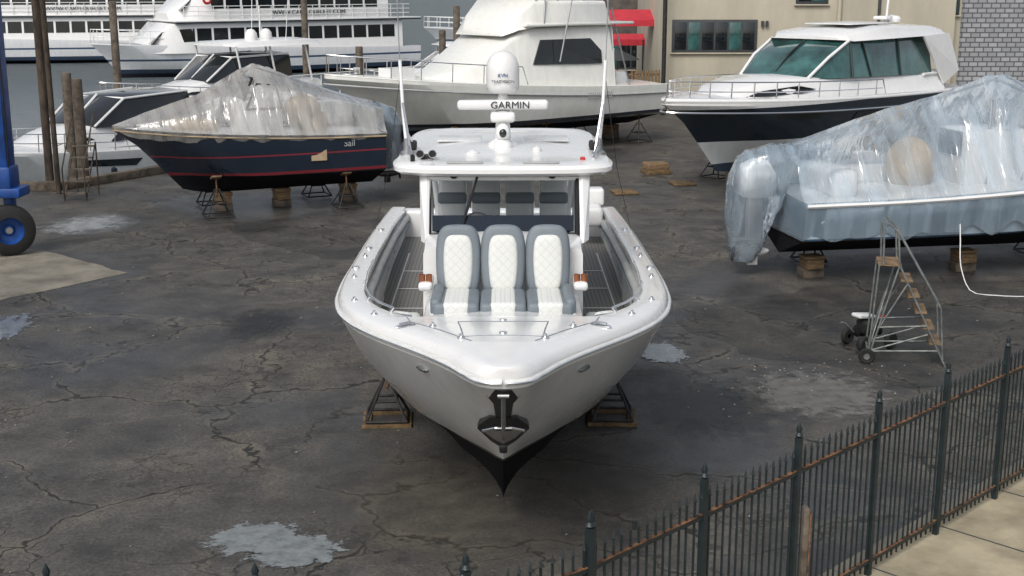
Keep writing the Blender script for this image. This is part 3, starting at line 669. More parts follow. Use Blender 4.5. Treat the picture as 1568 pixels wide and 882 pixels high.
for sg in(1,-1):
    box('forward_light_bar',(.46,.07,.022),(sg*.48,5.50,3.757),M['lgrey'],B,bev=.008)
    ell('speaker',(.05,.03,.04),(sg*.62,5.42,3.60),M['black'],B)
    box('hardtop_hatch',(.62,.62,.02),(sg*.62,7.8,3.785),M['white2'],B,bev=.008)
    lathe('outrigger_base',[(.09,0),(.09,.05),(.05,.08),(.045,.22),(0,.24)],M['alu'],B,loc=(sg*1.27,6.4,3.72))
    tubes('outrigger_pole',[[(sg*1.27,6.4,3.8),(sg*1.33,6.6,4.3),(sg*1.37,6.75,4.95)]],.024,M['white'],B,8)
    tubes('outrigger_tip',[[(sg*1.37,6.75,4.9),(sg*1.43,6.95,6.6)]],.008,M['alu'],B,6)
    tubes('outrigger_strut',[[(sg*1.20,6.2,3.74),(sg*1.33,6.6,4.4)],[(sg*1.27,6.45,3.9),(sg*1.16,5.8,3.76)],[(sg*1.2,6.9,3.76),(sg*1.31,6.5,4.1)]],.018,M['chrome'],B,6)
    tubes('outrigger_halyard',[[(sg*1.36,6.7,4.8),(sg*1.62,7.6,3.4),(sg*1.95,8.8,2.28)]],.004,M['trim'],B,4)
    box('side_box',(.13,.26,.12),(sg*1.24,6.9,3.80),M['dmetal'],B,bev=.03)
for dx in(-.05,.05):
    lathe('horn',[(.03,.0),(.03,.12),(.055,.2),(.045,.2),(.0,.1)],M['chrome'],B,loc=(-.98+dx*1.6,5.95,3.83),rot=(R(90),0,0),seg=16)
    lathe('horn_mouth',[(0,0),(.044,.0)],M['black'],B,loc=(-.98+dx*1.6,5.76,3.83),rot=(R(90),0,0),seg=16)
box('horn_foot',(.16,.12,.06),(-.98,5.95,3.77),M['black'],B)
box('spot_light',(.07,.05,.05),(1.02,5.75,3.77),M['redp'],B,bev=.02)
lathe('nav_light',[(.03,0),(.03,.08),(0,.1)],M['black'],B,loc=(-1.15,5.7,3.74))
lathe('mast_plinth',[(.22,0),(.20,.06),(.11,.12),(.09,.45),(.1,.5)],M['white'],B,loc=(0,7.0,3.76))
box('radar_gearbox',(.34,.34,.14),(0,7.0,4.18),M['white'],B,bev=.05,seg=3)
box('radar_array',(1.24,.16,.13),(0,6.95,4.345),M['white'],B,rot=(0,0,R(3)),bev=.05,seg=4)
text('radar_lettering','GARMIN',.14,(.10,6.864,4.342),(R(90),0,R(3)),M['navy'],B,.004)
lathe('dome_stem',[(.08,0),(.06,.08),(.1,.16)],M['white'],B,loc=(0,7.1,4.39))
lathe('satellite_dome',[(0,0),(.17,0),(.215,.04),(.225,.10),(.225,.30),(.215,.38),(.18,.47),(.12,.53),(.05,.555),(0,.56)],M['white'],B,loc=(0,7.1,4.50),seg=36)
text('dome_lettering','TRACVISION',.055,(0,6.868,4.66),(R(90),0,0),M['navy'],B); text('dome_lettering_upper','KVH',.07,(0,6.868,4.74),(R(90),0,0),M['blue'],B)
ell('camera_ball',(.10,.10,.12),(.0,6.75,3.99),M['white'],B); ell('camera_lens',(.05,.04,.06),(.0,6.66,3.99),M['glassd'],B)
lathe('camera_base',[(.13,0),(.12,.08),(.07,.13)],M['white'],B,loc=(0,6.75,3.77))
lathe('gps_puck',[(.09,0),(.09,.03),(0,.06)],M['white2'],B,loc=(-.4,6.2,3.77)); lathe('gps_puck',[(.06,0),(.06,.05),(0,.08)],M['white2'],B,loc=(.45,6.4,3.77))
def cleat(x,y,z,rz,ln=.16):
    e=bpy.data.objects.new('cleat',None); COL.objects.link(e); e.parent=B; e.location=(x,y,z); e.rotation_euler=(0,0,rz)
    lathe('cleat_plate',[(0,0),(1,0),(.95,.012),(0,.014)],M['chrome'],e,seg=20,scale=(ln,.045,1))
    box('cleat_bar',(ln*1.1,.03,.02),(0,0,.03),M['chrome'],e,bev=.008)
for x,s in((-.98,1.80),(.98,1.80)): cleat(x,s,dz(s,x),.7*(1 if x<0 else -1),.13)
for x,s in((-.70,1.72),(.70,1.72),(-.40,1.1),(.40,1.1),(-1.36,2.48),(1.36,2.48),(-1.66,3.3),(1.66,3.3),(-1.84,4.9),(1.84,4.9),(-1.88,6.6),(1.88,6.6)):
    z=dz(s,x) if s<2.3 else zg(s)+.016
    lathe('deck_fitting',[(.038,0),(.034,.012),(.017,.016),(.017,.038),(0,.042)],M['chrome'],B,loc=(x,s,z),seg=14)
for sg in(1,-1):
    for y in (5.6,7.3,9.2): lathe('rod_holder_deck',[(.05,0),(.045,.02),(.03,.02),(.025,-.02)],M['chrome'],B,loc=(sg*1.9,y,zg(y)+.018),seg=14)
hp=[(-.38,1.15),(.38,1.15),(.46,2.0),(-.46,2.0)]
def groove(name,pts,closed=True):
    P=[]
    q=pts+[pts[0]] if closed else pts
    for a,b in zip(q,q[1:]):
        P.append([(a[0]+(b[0]-a[0])*t/6,a[1]+(b[1]-a[1])*t/6,dz(a[1]+(b[1]-a[1])*t/6,a[0]+(b[0]-a[0])*t/6)-.004) for t in range(7)])
    tubes(name,P,.007,M['grey'],B,5)
groove('hatch_seam',hp)
groove('deck_seam',[(.30,.95),(.62,1.5),(.95,2.05),(1.0,2.3)],False); groove('deck_seam',[(-.30,.95),(-.62,1.5),(-.95,2.05),(-1.0,2.3)],False)
for s_ in (1.25,2.12): lathe('hatch_latch',[(.04,0),(.035,.01),(0,.012)],M['chrome'],B,loc=(0,s_,dz(s_,0)),seg=14)
def onhull(s,f,sg):
    p=rowat(rows[1],s).lerp(rowat(rows[2],s),f); return Vector((sg*p[0],p[1],p[2]))
for sg in(1,-1):
    a=onhull(1.20,.30,sg); b=onhull(1.50,.30,sg); c_=onhull(1.35,.20,sg); c2=onhull(1.35,.45,sg)
    d=(b-a).normalized(); nn=d.cross((c2-c_).normalized()).normalized(); u=nn.cross(d).normalized()
    if nn.x*sg<0: nn=-nn
    ctr=onhull(1.35,.30,sg)+nn*.012
    V=[];F=[]
    for r_,o in((.0,.02),(.6,.02),(.75,.0),(1,.012),(1.05,-.03)):
        for k in range(20):
            t=2*math.pi*k/20; V.append(ctr+d*(.10*r_*math.cos(t))+u*(.035*r_*math.sin(t))+nn*o)
    for i in range(4):
        for k in range(20): F.append((i*20+k,i*20+(k+1)%20,(i+1)*20+(k+1)%20,(i+1)*20+k))
    mesh('hull_fairlead',V,F,M['alud'],B)
def stem(z): 
    t=[(.42,2.85),(.97,2.05),(1.30,1.62),(1.66,1.1),(2.05,.62),(2.52,.02),(2.6,0)]
    return interp(t,z)[0]
def stemplate(name,outline,off,m,flare):
    V=[(x,stem(z)-off+abs(x)*flare,z) for x,z in outline]
    V2=[(x,stem(z)+.10+abs(x)*flare,z) for x,z in outline]; n=len(V)
    F=[(i,(i+1)%n,n+(i+1)%n,n+i) for i in range(n)]
    cz=sum(z for x,z in outline)/n
    F+=[(i,(i+1)%n,2*n) for i in range(n)]
    return mesh(name,V+V2+[(0,stem(cz)-off,cz)],F,m,B,False)
stemplate('anchor_pocket',[(0,2.50),(.12,2.51),(.25,2.50),(.15,2.38),(.09,2.28),(.068,2.02),(0,2.0),(-.068,2.02),(-.09,2.28),(-.15,2.38),(-.25,2.50),(-.12,2.51)],.050,M['black'],.70)
stemplate('stem_guard_back',[(0,2.08),(.13,2.04),(.23,1.88),(.25,1.80),(.12,1.62),(.03,1.54),(-.03,1.54),(-.12,1.62),(-.25,1.80),(-.23,1.88),(-.13,2.04)],.06,M['black'],.62)
stemplate('stem_guard_plate',[(0,1.87),(.10,1.85),(.19,1.80),(.10,1.70),(0,1.64),(-.10,1.70),(-.19,1.80),(-.10,1.85)],.09,M['chrome'],.6)
tubes('anchor_shank',[[(0,.03,2.44),(0,.36,2.10),(0,.52,1.97)]],.020,M['alu'],B,8)
tubes('anchor_fluke',[[(-.19,.68,1.90),(-.07,.50,1.99),(.07,.50,1.99),(.19,.68,1.90)]],.016,M['chrome'],B,8)
tubes('anchor_roller',[[(-.05,.0,2.46),(.05,.0,2.46)]],.020,M['alu'],B,10)
box('anchor_pin',(.08,.05,.09),(0,.96,1.62),M['black'],B,bev=.02)
jack_stand(-1.62,17.35,.84,.28,.05,lean=(.08,0)); jack_stand(1.52,17.4,.84,.28,-.05,lean=(-.08,0))
jack_stand(-1.5,21.6,.80,.28); jack_stand(1.5,21.6,.80,.28)
block_stack(0,15.9,.20); block_stack(0,18.5,.2); block_stack(0,22,.2)

# ------------------------------------------------------------------ other boats
def dirrot(dx,dy): return math.atan2(-dx,dy)
def wrapfilm(parent,name,grow,ridge,shoulder,m,L,drop=.35,n=90,amp=.035,seed=0):
    def gat(s):
        for a,b in zip(grow,grow[1:]):
            if a[1]<=s<=b[1]: t=(s-a[1])/(b[1]-a[1]+1e-9); return a[0]+(b[0]-a[0])*t,a[2]+(b[2]-a[2])*t
        return grow[-1][0],grow[-1][2]
    V=[];F=[];q=[0,.5,1,1.15,1.3,1.45,1.6,1.75,1.9,2,2.25,2.5,2.75,3]
    pk=max(ridge,key=lambda r:r[1])[0]
    for i in range(n+1):
        s=-.04+(L+.08)*i/n; w,z=gat(max(s,0)) if s>0 else (.02,grow[0][2]); 
        if s>=L: w,z=grow[-1][0],grow[-1][2]
        w+=.05; zr=interp(ridge,s)[0]; wf,zf=interp(shoulder,s); dr=drop*min(1,w/.6)*(1+.25*noise.noise(Vector((s*2.1,seed,0))))
        half=[]
        for t in q:
            if t<=1: p=(w-.10*(1-t)*min(1,w),z-dr*(1-t))
            elif t<=2: u=t-1; sag=.08*math.sin(math.pi*u); p=(w+(w*wf-w)*u-sag*.6,z+((zr-z)*zf)*u-sag)
            else: u=t-2; sag=.04*math.sin(math.pi*u); p=(w*wf*(1-u),z+(zr-z)*zf+(zr-z)*(1-zf)*u-sag)
            half.append(p)
        sec=[(x,zz) for x,zz in half]+[(-x,zz) for x,zz in half[::-1][1:]]
        for x,zz in sec:
            dx_=s-pk; dzz=max(zr-zz,.0)+.35; a=math.atan2(dx_,dzz+abs(x)*.6)
            d=amp*.9*noise.noise(Vector((a*9+seed,(1 if x>0 else -1)*3,zz*.35)))+amp*.5*noise.noise(Vector((x*1.5+seed,s*3.0,zz)))
            V.append((x+d*(1 if x>0 else -1),s+d*.3,zz+d*.7))
    m_=2*len(q)-1
    for i in range(n):
        for k in range(m_-1): F.append((i*m_+k,i*m_+k+1,(i+1)*m_+k+1,(i+1)*m_+k))
    F.append(tuple(n*m_+k for k in range(m_)))
    return mesh(name,V,F,m,parent,True,60)
def zloft(parent,name,secs,m,amp=.02,seed=0,n=20):
    V=[];F=[]
    S=[];
    for a,b in zip(secs,secs[1:]):
        for j in range(3): S.append([x+(y-x)*j/3 for x,y in zip(a,b)])
    S.append(list(secs[-1]))
    for z,cx,cy,rx,ry in S:
        for k in range(n):
            t=2*math.pi*k/n; c,s=math.cos(t),math.sin(t)
            x=cx+rx*math.copysign(abs(c)**.6,c); y=cy+ry*math.copysign(abs(s)**.6,s)
            d=amp*noise.noise(Vector((x*3+seed,y*3,z*1.5)))+amp*.6*noise.noise(Vector((x*8+seed,y*8,z*2))); V.append((x+d,y+d,z+d*.4))
    for i in range(len(S)-1):
        for k in range(n): F.append((i*n+k,i*n+(k+1)%n,(i+1)*n+(k+1)%n,(i+1)*n+k))
    F.append(tuple(range(n))); F.append(tuple(range((len(S)-1)*n,len(S)*n)))
    return mesh(name,V,F,m,parent,True,60)
W1=root('shrink_wrapped_boat',(-9.9,33.3,0),dirrot(.9,.43))
hl=gen_lines(6.9,2.6,2.35,1.98,.50,1.0,.24)
_,hr=hull(W1,'hull',hl,hull_mat('navy_hull',[(0,(.012,.013,.016)),(1.02,(.20,.02,.03)),(1.07,(.014,.024,.042)),(1.50,(.26,.03,.045)),(1.55,(.014,.024,.042)),(2.6,(.6,.6,.58))],rough=.15))
deck(W1,'deck',hr[0],M['white'],.06)
for sg in(1,-1): tubes('rub_rail',[[(sg*(p[0]+.01),p[1],p[2]-.08) for p in hr[0]]],.025,M['beige'],W1,6)
box('console',(1.1,1.2,1.1),(0,3.7,2.4),M['white'],W1,bev=.1)
box('seat',(1.2,.6,.7),(0,5.2,2.2),M['beige'],W1,bev=.12); box('bow_seat',(1.0,1.2,.4),(0,2.0,2.25),M['beige'],W1,bev=.12); ell('cushion',(.5,.5,.4),(.2,4.9,2.6),M['beige'],W1)
tubes('frame',[[(.5,3.2,2.8),(.5,3.5,3.5),(-.5,3.5,3.5),(-.5,3.2,2.8),(.5,3.2,2.8)]],.035,M['dmetal'],W1,6)
tubes('windscreen_side',[[(.56,3.3,2.7),(.56,3.6,3.35),(.56,4.1,3.3),(.56,4.25,2.7),(.56,3.3,2.7)]],.03,M['dmetal'],W1,6)
quad('window',[(.45,3.22,2.85),(.45,3.5,3.4),(-.45,3.5,3.4),(-.45,3.22,2.85)],M['navy'],.01,W1)
tubes('wrap_support',[[(0,3.65,2.6),(0,3.68,3.80)],[(0,1.0,2.3),(0,3.68,3.76),(0,6.8,2.66)]],.025,M['wood'],W1,6)
wrapfilm(W1,'shrink_wrap',hr[0],[(-.1,2.37),(.8,2.68),(2.2,3.10),(3.3,3.72),(3.7,3.85),(4.1,3.72),(5.0,3.35),(6.2,2.95),(6.9,2.75)],[(0,.6,.4),(2.2,.55,.6),(3.7,.42,.72),(5,.6,.75),(6.9,.75,.8)],M['wrapw'],6.9,drop=.24,seed=3,amp=.045)
outboard(W1,'outboard',0,7.35,1.75,M['black'],.95)
zloft(W1,'engine_wrap',[(.85,0,7.4,.15,.25),(1.2,0,7.35,.3,.42),(1.8,0,7.25,.55,.5),(2.2,0,7.2,.6,.5),(2.55,0,7.1,.45,.4),(2.7,0,6.95,.2,.2)],M['wrapb'],.06)
box('registration_decal',(.012,.42,.40),(1.275,5.0,1.55),M['beige'],W1,bev=0)
text('hull_lettering','Sail',.24,(1.27,5.85,1.76),(R(90),0,R(90)),M['lgrey'],W1)
def loc2(rt,x,y):
    c,s=math.cos(rt.rotation_euler.z),math.sin(rt.rotation_euler.z); return rt.location.x+x*c-y*s, rt.location.y+x*s+y*c
for (x,y,h) in((1.1,2.3,1.05),(-.9,2.6,1.05),(1.1,5.8,.93),(-1.0,5.6,.93)):
    a=loc2(W1,x,y); jack_stand(a[0],a[1],h,.34,W1.rotation_euler.z,False,lean=(-.06 if x>0 else .06,0))
for y in (2.7,4.3,6.2):
    a=loc2(W1,.0,y); block_stack(a[0],a[1],.50,W1.rotation_euler.z,.36)
W2=root('shrink_wrapped_boat',(14.6,28.1,0),dirrot(-.98,-.17))
hl=gen_lines(9.0,2.8,2.2,1.72,.48,.95,.22)
_,hr=hull(W2,'hull',hl,hull_mat('paleblue_hull',[(0,(.010,.010,.012)),(.92,(.05,.10,.16)),(.98,(.46,.57,.66)),(2.6,(.6,.6,.58))],rough=.2))
deck(W2,'deck',hr[0],M['white'],.06)
for sg in(1,-1): tubes('rub_rail',[[(sg*(p[0]+.05),p[1],p[2]-.06) for p in hr[0]]],.045,M['white'],W2,6)
box('console',(1.2,1.4,1.2),(0,4.6,2.4),M['white'],W2,bev=.1); ell('seat_hump',(.6,.5,.6),(.2,6.1,2.2),M['beige'],W2); box('stern_seat',(1.8,.6,.6),(0,8.0,2.0),M['white'],W2,bev=.15,seg=3)
box('console_window',(.9,.05,.5),(0,5.33,2.7),M['navy'],W2,bev=.01); box('cooler_seat',(.8,.6,.7),(.3,3.2,2.2),M['white'],W2,bev=.1,seg=3); box('side_locker',(.4,1.6,.4),(.95,6.9,1.95),M['white'],W2,bev=.08,seg=3)
tubes('tower_legs',[[(sg*.6,y,1.8),(sg*.4,y-.1,3.6)] for sg in(1,-1) for y in(4.0,4.8)]+[[(0,4.4,3.0),(0,4.4,4.02)],[(0,1.0,2.6),(0,4.4,3.98),(0,8.8,2.7)]],.03,M['alu'],W2,8)
wrapfilm(W2,'shrink_wrap',hr[0],[(-.1,2.25),(1.5,2.9),(3.2,3.6),(4.2,4.08),(4.6,4.07),(5.6,3.72),(7.2,3.3),(9.0,2.72)],[(0,.6,.4),(3,.5,.6),(4.4,.42,.72),(6,.45,.62),(9,.62,.7)],M['wrapb'],9.0,drop=.75,seed=9,amp=.06)
outboard(W2,'outboard',0,9.55,1.75,M['white'],1.1)
zloft(W2,'engine_wrap',[(.33,.05,9.8,.14,.20),(.55,.05,9.75,.26,.36),(.9,0,9.7,.28,.42),(1.5,0,9.6,.42,.52),(2.1,0,9.5,.52,.60),(2.4,0,9.4,.5,.6),(2.6,0,9.25,.4,.5),(2.72,0,9.05,.25,.3)],M['wrapb'],.07,2,36)
for (x,y,h) in((-.95,2.6,.95),(.95,2.6,.95),(1.0,7.9,.88)):
    a=loc2(W2,x,y); jack_stand(a[0],a[1],h,.3,W2.rotation_euler.z,False)
for y in (2.8,5,8.4):
    a=loc2(W2,-.3,y); block_stack(a[0],a[1],.46,W2.rotation_euler.z,.36)
e=root('water_hose'); tubes('hose',[spl([(9.3,26.2,1.75),(9.15,25.6,1.0),(9.1,25.2,.35),(9.2,24.9,.03),(9.6,24.6,.02),(10.3,24.5,.02),(11.5,24.6,.02),(14,24.2,.02)],40)],.011,M['white2'],e,6)

Y1=root('sportfishing_yacht',(-5.7,42.4,0),dirrot(.77,.64))
hl=gen_lines(13.8,4.6,3.0,2.15,.55,1.15,.17)
_,hr=hull(Y1,'hull',hl,hull_mat('cream_hull',[(0,(.02,.022,.03)),(1.02,(.10,.13,.15)),(1.12,(.02,.025,.035)),(1.22,(.83,.84,.79))],rough=.2),50)
deck(Y1,'deck',hr[0],M['cream'],.02)
for sg in(1,-1): tubes('rub_rail',[[(sg*(p[0]+.01),p[1],p[2]-.28) for p in hr[0]]],.035,M['lgrey'],Y1,6); tubes('toe_rail',[[(sg*max(p[0]-.05,0),p[1],p[2]+.02) for p in hr[0]]],.03,M['cream'],Y1,6)
S1=[(3.6,.7,.45,2.7,2.78),(4.6,1.35,1.1,2.6,2.98),(5.6,1.65,1.4,2.5,3.45),(6.6,1.85,1.5,2.4,4.05),(7.2,1.9,1.55,2.35,4.35),(11.2,1.85,1.6,2.2,4.45),(11.25,1.85,1.6,2.2,4.45)]
house(Y1,'deckhouse',S1,M['cream'],rad=.15)
sidewin(Y1,'side_window',S1,[(7.3,.42),(7.75,.86),(10.1,.84),(10.6,.62),(10.6,.40)],M['glassd'],.03)
S2=[(6.3,1.3,.9,4.1,4.3),(6.8,1.6,1.4,4.3,4.75),(7.5,1.75,1.6,4.40,5.30),(10.8,1.8,1.7,4.42,5.25),(11.0,1.8,1.7,4.42,4.7)]
house(Y1,'flybridge',S2,M['cream'],rad=.12)
box('flybridge_overhang',(3.6,5.2,.10),(0,9.6,4.46),M['cream'],Y1,bev=.04)
tubes('enclosure_frame',[[(sg*1.55,y,5.25),(sg*1.4,y+.1,6.6)] for sg in(1,-1) for y in (7.6,8.6,9.8,10.8)]+[[(x,7.5,5.25),(x*.9,7.8,6.6)] for x in(-1,0,1)],.025,M['alu'],Y1,6)
loft('enclosure_vinyl',[[(1.5,7.55,5.3),(1.5,10.7,5.25)],[(1.4,7.75,6.55),(1.4,10.7,6.55)]],M['clear'],Y1)
box('hardtop',(3.2,4.2,.1),(0,9.3,6.62),M['cream'],Y1,bev=.04)
tubes('tower_legs',[[(sg*1.75,11.3,2.3),(sg*1.5,10.9,6.6),(sg*.9,10.4,9)] for sg in(1,-1)]+[[(sg*1.8,12.0,2.2),(sg*1.6,11.2,5.0)] for sg in(1,-1)]+[[(sg*1.75,7.8,4.5),(sg*1.5,8.2,6.6),(sg*.9,8.8,9)] for sg in(1,-1)],.03,M['alu'],Y1,8)
tubes('outriggers',[[(sg*1.95,8.4,3.2),(sg*2.2,9.5,8.5)] for sg in(1,-1)],.03,M['alu'],Y1,6)
rail(Y1,'bow_rail',hr[0],1,30,.65,M['chrome'],.018,.10,4,False)
box('cockpit_bulkhead',(3.2,.1,1.3),(0,11.35,2.9),M['cream'],Y1); box('cockpit_door',(.8,.06,1.2),(.4,11.42,2.95),M['glassd'],Y1)
box('cockpit_cooler',(1.2,.6,.5),(.6,12.2,2.4),M['white'],Y1,bev=.05)
tubes('flybridge_ladder',[[(1.0,11.5,2.3),(1.0,11.2,4.6)],[(.6,11.5,2.3),(.6,11.2,4.6)]]+[[(1.0,11.48-.04*k,2.6+.3*k),(.6,11.48-.04*k,2.6+.3*k)] for k in range(6)],.02,M['alu'],Y1,6)
boxes('hull_louvres',[((.03,.02,.22),(2.335,9.4+.09*k,1.98)) for k in range(14)],M['lgrey'],Y1)
boxes('foredeck_boxes',[((.7,1.0,.35),(0,2.8,2.95))],M['white'],Y1)
lathe('windlass',[(.12,0),(.1,.15),(.12,.2),(0,.22)],M['chrome'],Y1,loc=(0,1.2,3.0))
for (x,y,h) in((1.2,4.2,1.1),(1.7,8,1.05),(1.75,12.6,1.05),(-1.7,8,1.05),(-1.75,12.6,1.05)):
    a=loc2(Y1,x,y); jack_stand(a[0],a[1],h,.36,Y1.rotation_euler.z,False)
for y in (3.8,6,9,12.8):
    a=loc2(Y1,0,y); block_stack(a[0],a[1],.55,Y1.rotation_euler.z,.45)

Y2=root('motor_cruiser',(4.5,36.2,0),dirrot(.70,.714))
hl=gen_lines(14.6,4.3,2.72,2.35,.38,1.0,.17)
_,hr=hull(Y2,'hull',hl,hull_mat('navy_white_hull',[(0,(.05,.07,.10)),(.75,(.72,.75,.74)),(1.42,(.012,.022,.034)),(2.46,(.78,.78,.76))],slope=.0,rough=.12),50)
deck(Y2,'deck',hr[0],M['white'],.0,.18)
for sg in(1,-1): tubes('rub_rail',[[(sg*(p[0]+.02),p[1],p[2]-.30) for p in hr[0]]],.03,M['chrome'],Y2,6); tubes('bulwark',[[(sg*max(p[0]-.06,0),p[1],p[2]+.02) for p in hr[0]]],.07,M['white'],Y2,8)
S0=[(1.8,.5,.3,2.68,2.78),(2.6,1.1,.8,2.65,3.0),(4.2,1.5,1.2,2.6,3.18),(6.2,1.75,1.5,2.55,3.15),(13.0,1.8,1.65,2.4,3.05)]
house(Y2,'trunk_cabin',S0,M['white'],rad=.2)
sidewin(Y2,'trunk_window',S0,[(2.5,.45),(3.2,.85),(4.6,.85),(5.3,.6),(4.6,.38),(3.2,.35)],M['glassd'],.02)
S3=[(5.3,1.25,1.1,3.10,3.16),(6.2,1.5,1.3,3.1,3.72),(7.3,1.6,1.35,3.08,4.22),(11.9,1.6,1.4,2.95,4.28),(12.4,1.58,1.38,2.95,4.1)]
house(Y2,'glasshouse',S3,M['glasst'],rad=.1)
S4=[(7.0,1.25,1.1,4.20,4.26),(7.4,1.5,1.35,4.16,4.40),(9.5,1.62,1.45,4.18,4.55),(12.6,1.6,1.4,4.2,4.5),(13.6,1.45,1.25,4.2,4.36)]
house(Y2,'roof',S4,M['white'],rad=.12)
box('sunroof',(1.7,2.6,.03),(0,9.6,4.625),M['white2'],Y2,bev=.01)
def sp(st,s,f,sg,off=.02):
    wb,wt,zb,zt=interp(st,s); return (sg*(wb+(wt-wb)*f+off),s,zb+(zt-zb)*f)
P=[]
for sg in(1,-1):
    P+=[[sp(S3,7.2,0,sg),sp(S3,7.35,1,sg,0)],[sp(S3,8.3,0,sg),sp(S3,8.0,.95,sg)],[sp(S3,10.2,0,sg),sp(S3,10.2,.95,sg)]]
P+=[[(0,5.35,3.2),(0,6.2,3.80),(0,7.3,4.30)]]
tubes('mullions',P,.035,M['black'],Y2,6)
P=[]
for sg in(1,-1): P+=[[sp(S3,5.3,.5,sg),sp(S3,6.2,.98,sg),sp(S3,7.3,.98,sg)],[sp(S3,11.7,0,sg,.04),sp(S3,12.8,.0,sg,.04)]]
tubes('windshield_frame',P,.05,M['white'],Y2,8)
for sg in(1,-1):
    quad('aft_fin',[(sg*1.62,11.6,4.2),(sg*1.62,13.4,4.25),(sg*1.82,13.9,3.0),(sg*1.80,12.9,2.6)],M['white'],.06,Y2)
    tubes('wiper',[[(sg*.5,5.5,3.25),(sg*.9,6.4,3.78)]],.02,M['black'],Y2,6)
rail(Y2,'bow_rail',hr[0],0,34,.55,M['chrome'],.02,.16,3,True)
box('radar',(.5,.5,.12),(0,11.8,4.75),M['white'],Y2,bev=.05); lathe('radome',[(.3,0),(.32,.1),(.25,.2),(0,.24)],M['white'],Y2,loc=(0,12.4,4.6)); tubes('mast',[[(0,12,4.5),(.0,12.1,5.4)]],.04,M['white'],Y2)
def hullwin(rt,rowa,rowb,s0,s1,f0,f1,m,sk=.15,off=.02,name='hull_window'):
    for sg in(1,-1):
        V=[];F=[];n=8
        for i in range(n+1):
            s=s0+(s1-s0)*i/n
            for f in(f0,f1):
                ss_=s+(sk if f==f0 else -sk)*(1 if i in(0,) else (1 if i==n else 0)); p=rowat(rowa,ss_).lerp(rowat(rowb,ss_),f); V.append((sg*(p[0]+off),p[1],p[2]))
        for i in range(n): F.append((2*i,2*i+1,2*i+3,2*i+2))
        mesh(name,V,F,m,rt,False)
hullwin(Y2,hr[1],hr[2],3.2,4.9,.40,.66,M['glassd']); hullwin(Y2,hr[1],hr[2],6.6,8.2,.45,.85,M['glassd'])
for (x,y,h) in((1.1,4.0,1.0),(-1.2,4.2,1.0),(1.6,8,1.0),(-1.6,8,1.0),(1.6,12.5,1.0)):
    a=loc2(Y2,x,y); jack_stand(a[0],a[1],h,.36,Y2.rotation_euler.z,False)
for y in(3.6,6,9,13): a=loc2(Y2,0,y); block_stack(a[0],a[1],.38,Y2.rotation_euler.z,.45)

def express(x,y,dx,dy,L,Bm,wz=-1.35,name='express_cruiser',top=True,hs=1.0):
    r=root(name,(x,y,wz),dirrot(dx,dy)); r.scale=(1,1,hs)
    hl=gen_lines(L,Bm,2.05,1.35,-.5,.15,.16); _,h=hull(r,'hull',hl,hull_mat('white_hull_'+str(int(L*10)),[(0,(.02,.03,.05)),(.12,(.78,.79,.78))]),40)
    deck(r,'deck',h[0],M['white'],0,.2)
    k=L/13
    Sx=[(2.2*k,.5,.3,1.95,2.05),(3.5*k,1.2,.9,1.85,2.3),(5*k,1.5,1.2,1.75,2.5),(11.5*k,1.6,1.4,1.5,2.3)]
    house(r,'cabin_trunk',Sx,M['white'],rad=.2)
    sidewin(r,'cabin_window',Sx,[(3.0*k,.4),(4*k,.8),(6.5*k,.8),(7.3*k,.5),(5.5*k,.3)],M['glassd'],.02)
    S=[(4.8*k,1.2,1.0,2.45,2.5),(6.2*k,1.45,1.2,2.4,3.35),(9.5*k,1.5,1.3,2.3,3.4),(9.6*k,1.5,1.3,2.3,3.35)]
    house(r,'windshield',S,M['glassd'],rad=.1)
    tubes('windshield_frame',[[sp(S,4.8*k,.5,sg),sp(S,6.2*k,.98,sg),sp(S,9.5*k,.98,sg)] for sg in (1,-1)]+[[sp(S,6.2*k,.98,1),sp(S,6.2*k,.98,-1)],[(0,4.8*k,2.5),(0,6.2*k,3.42)]],.045,M['white'],r,6)
    if top:
        house(r,'hardtop',[(5.9*k,1.2,1.0,3.75,3.8),(6.5*k,1.6,1.45,3.7,3.88),(11*k,1.65,1.5,3.7,3.9),(11.6*k,1.4,1.2,3.72,3.82)],M['white'],rad=.06)
        tubes('hardtop_posts',[[(sg*1.5,y_*k,2.3),(sg*1.4,(y_-.3)*k,3.75)] for sg in(1,-1) for y_ in(6.6,8.6,10.8)],.05,M['white'],r)
        tubes('mast',[[(0,9*k,3.8),(0,9*k,5.2)]],.04,M['white'],r); tubes('whip_antennas',[[(q_,9.5*k,3.9),(q_*1.1,9.9*k,7.5)] for q_ in(-1.2,1.2)],.018,M['white'],r,5)
        for q in (8,8.9): lathe('radome',[(.28,0),(.3,.1),(.26,.3),(.15,.42),(0,.45)],M['white'],r,loc=(.5,q*k,3.9))
    hullwin(r,h[1],h[2],3.5*k,6*k,.3,.7,M['glassd'])
    rail(r,'bow_rail',h[0],0,22,.6,M['chrome'],.018,.1,3,True)
    for i in range(3): lathe('fender',[(0,-.3),(.1,-.24),(.12,0),(.1,.24),(0,.3)],M['navy'],r,loc=(Bm/2+.1,L*(.35+.2*i),.9),seg=12)
    return r
express(-17.0,41.0,.46,.888,12.5,4.0,hs=1.0,top=False)
express(-17.0,55.5,.62,.78,13,4.0,hs=1.18)
express(-9,72,.9,.4,13,4.2)
express(-4.5,84,.95,.3,14,4.4)

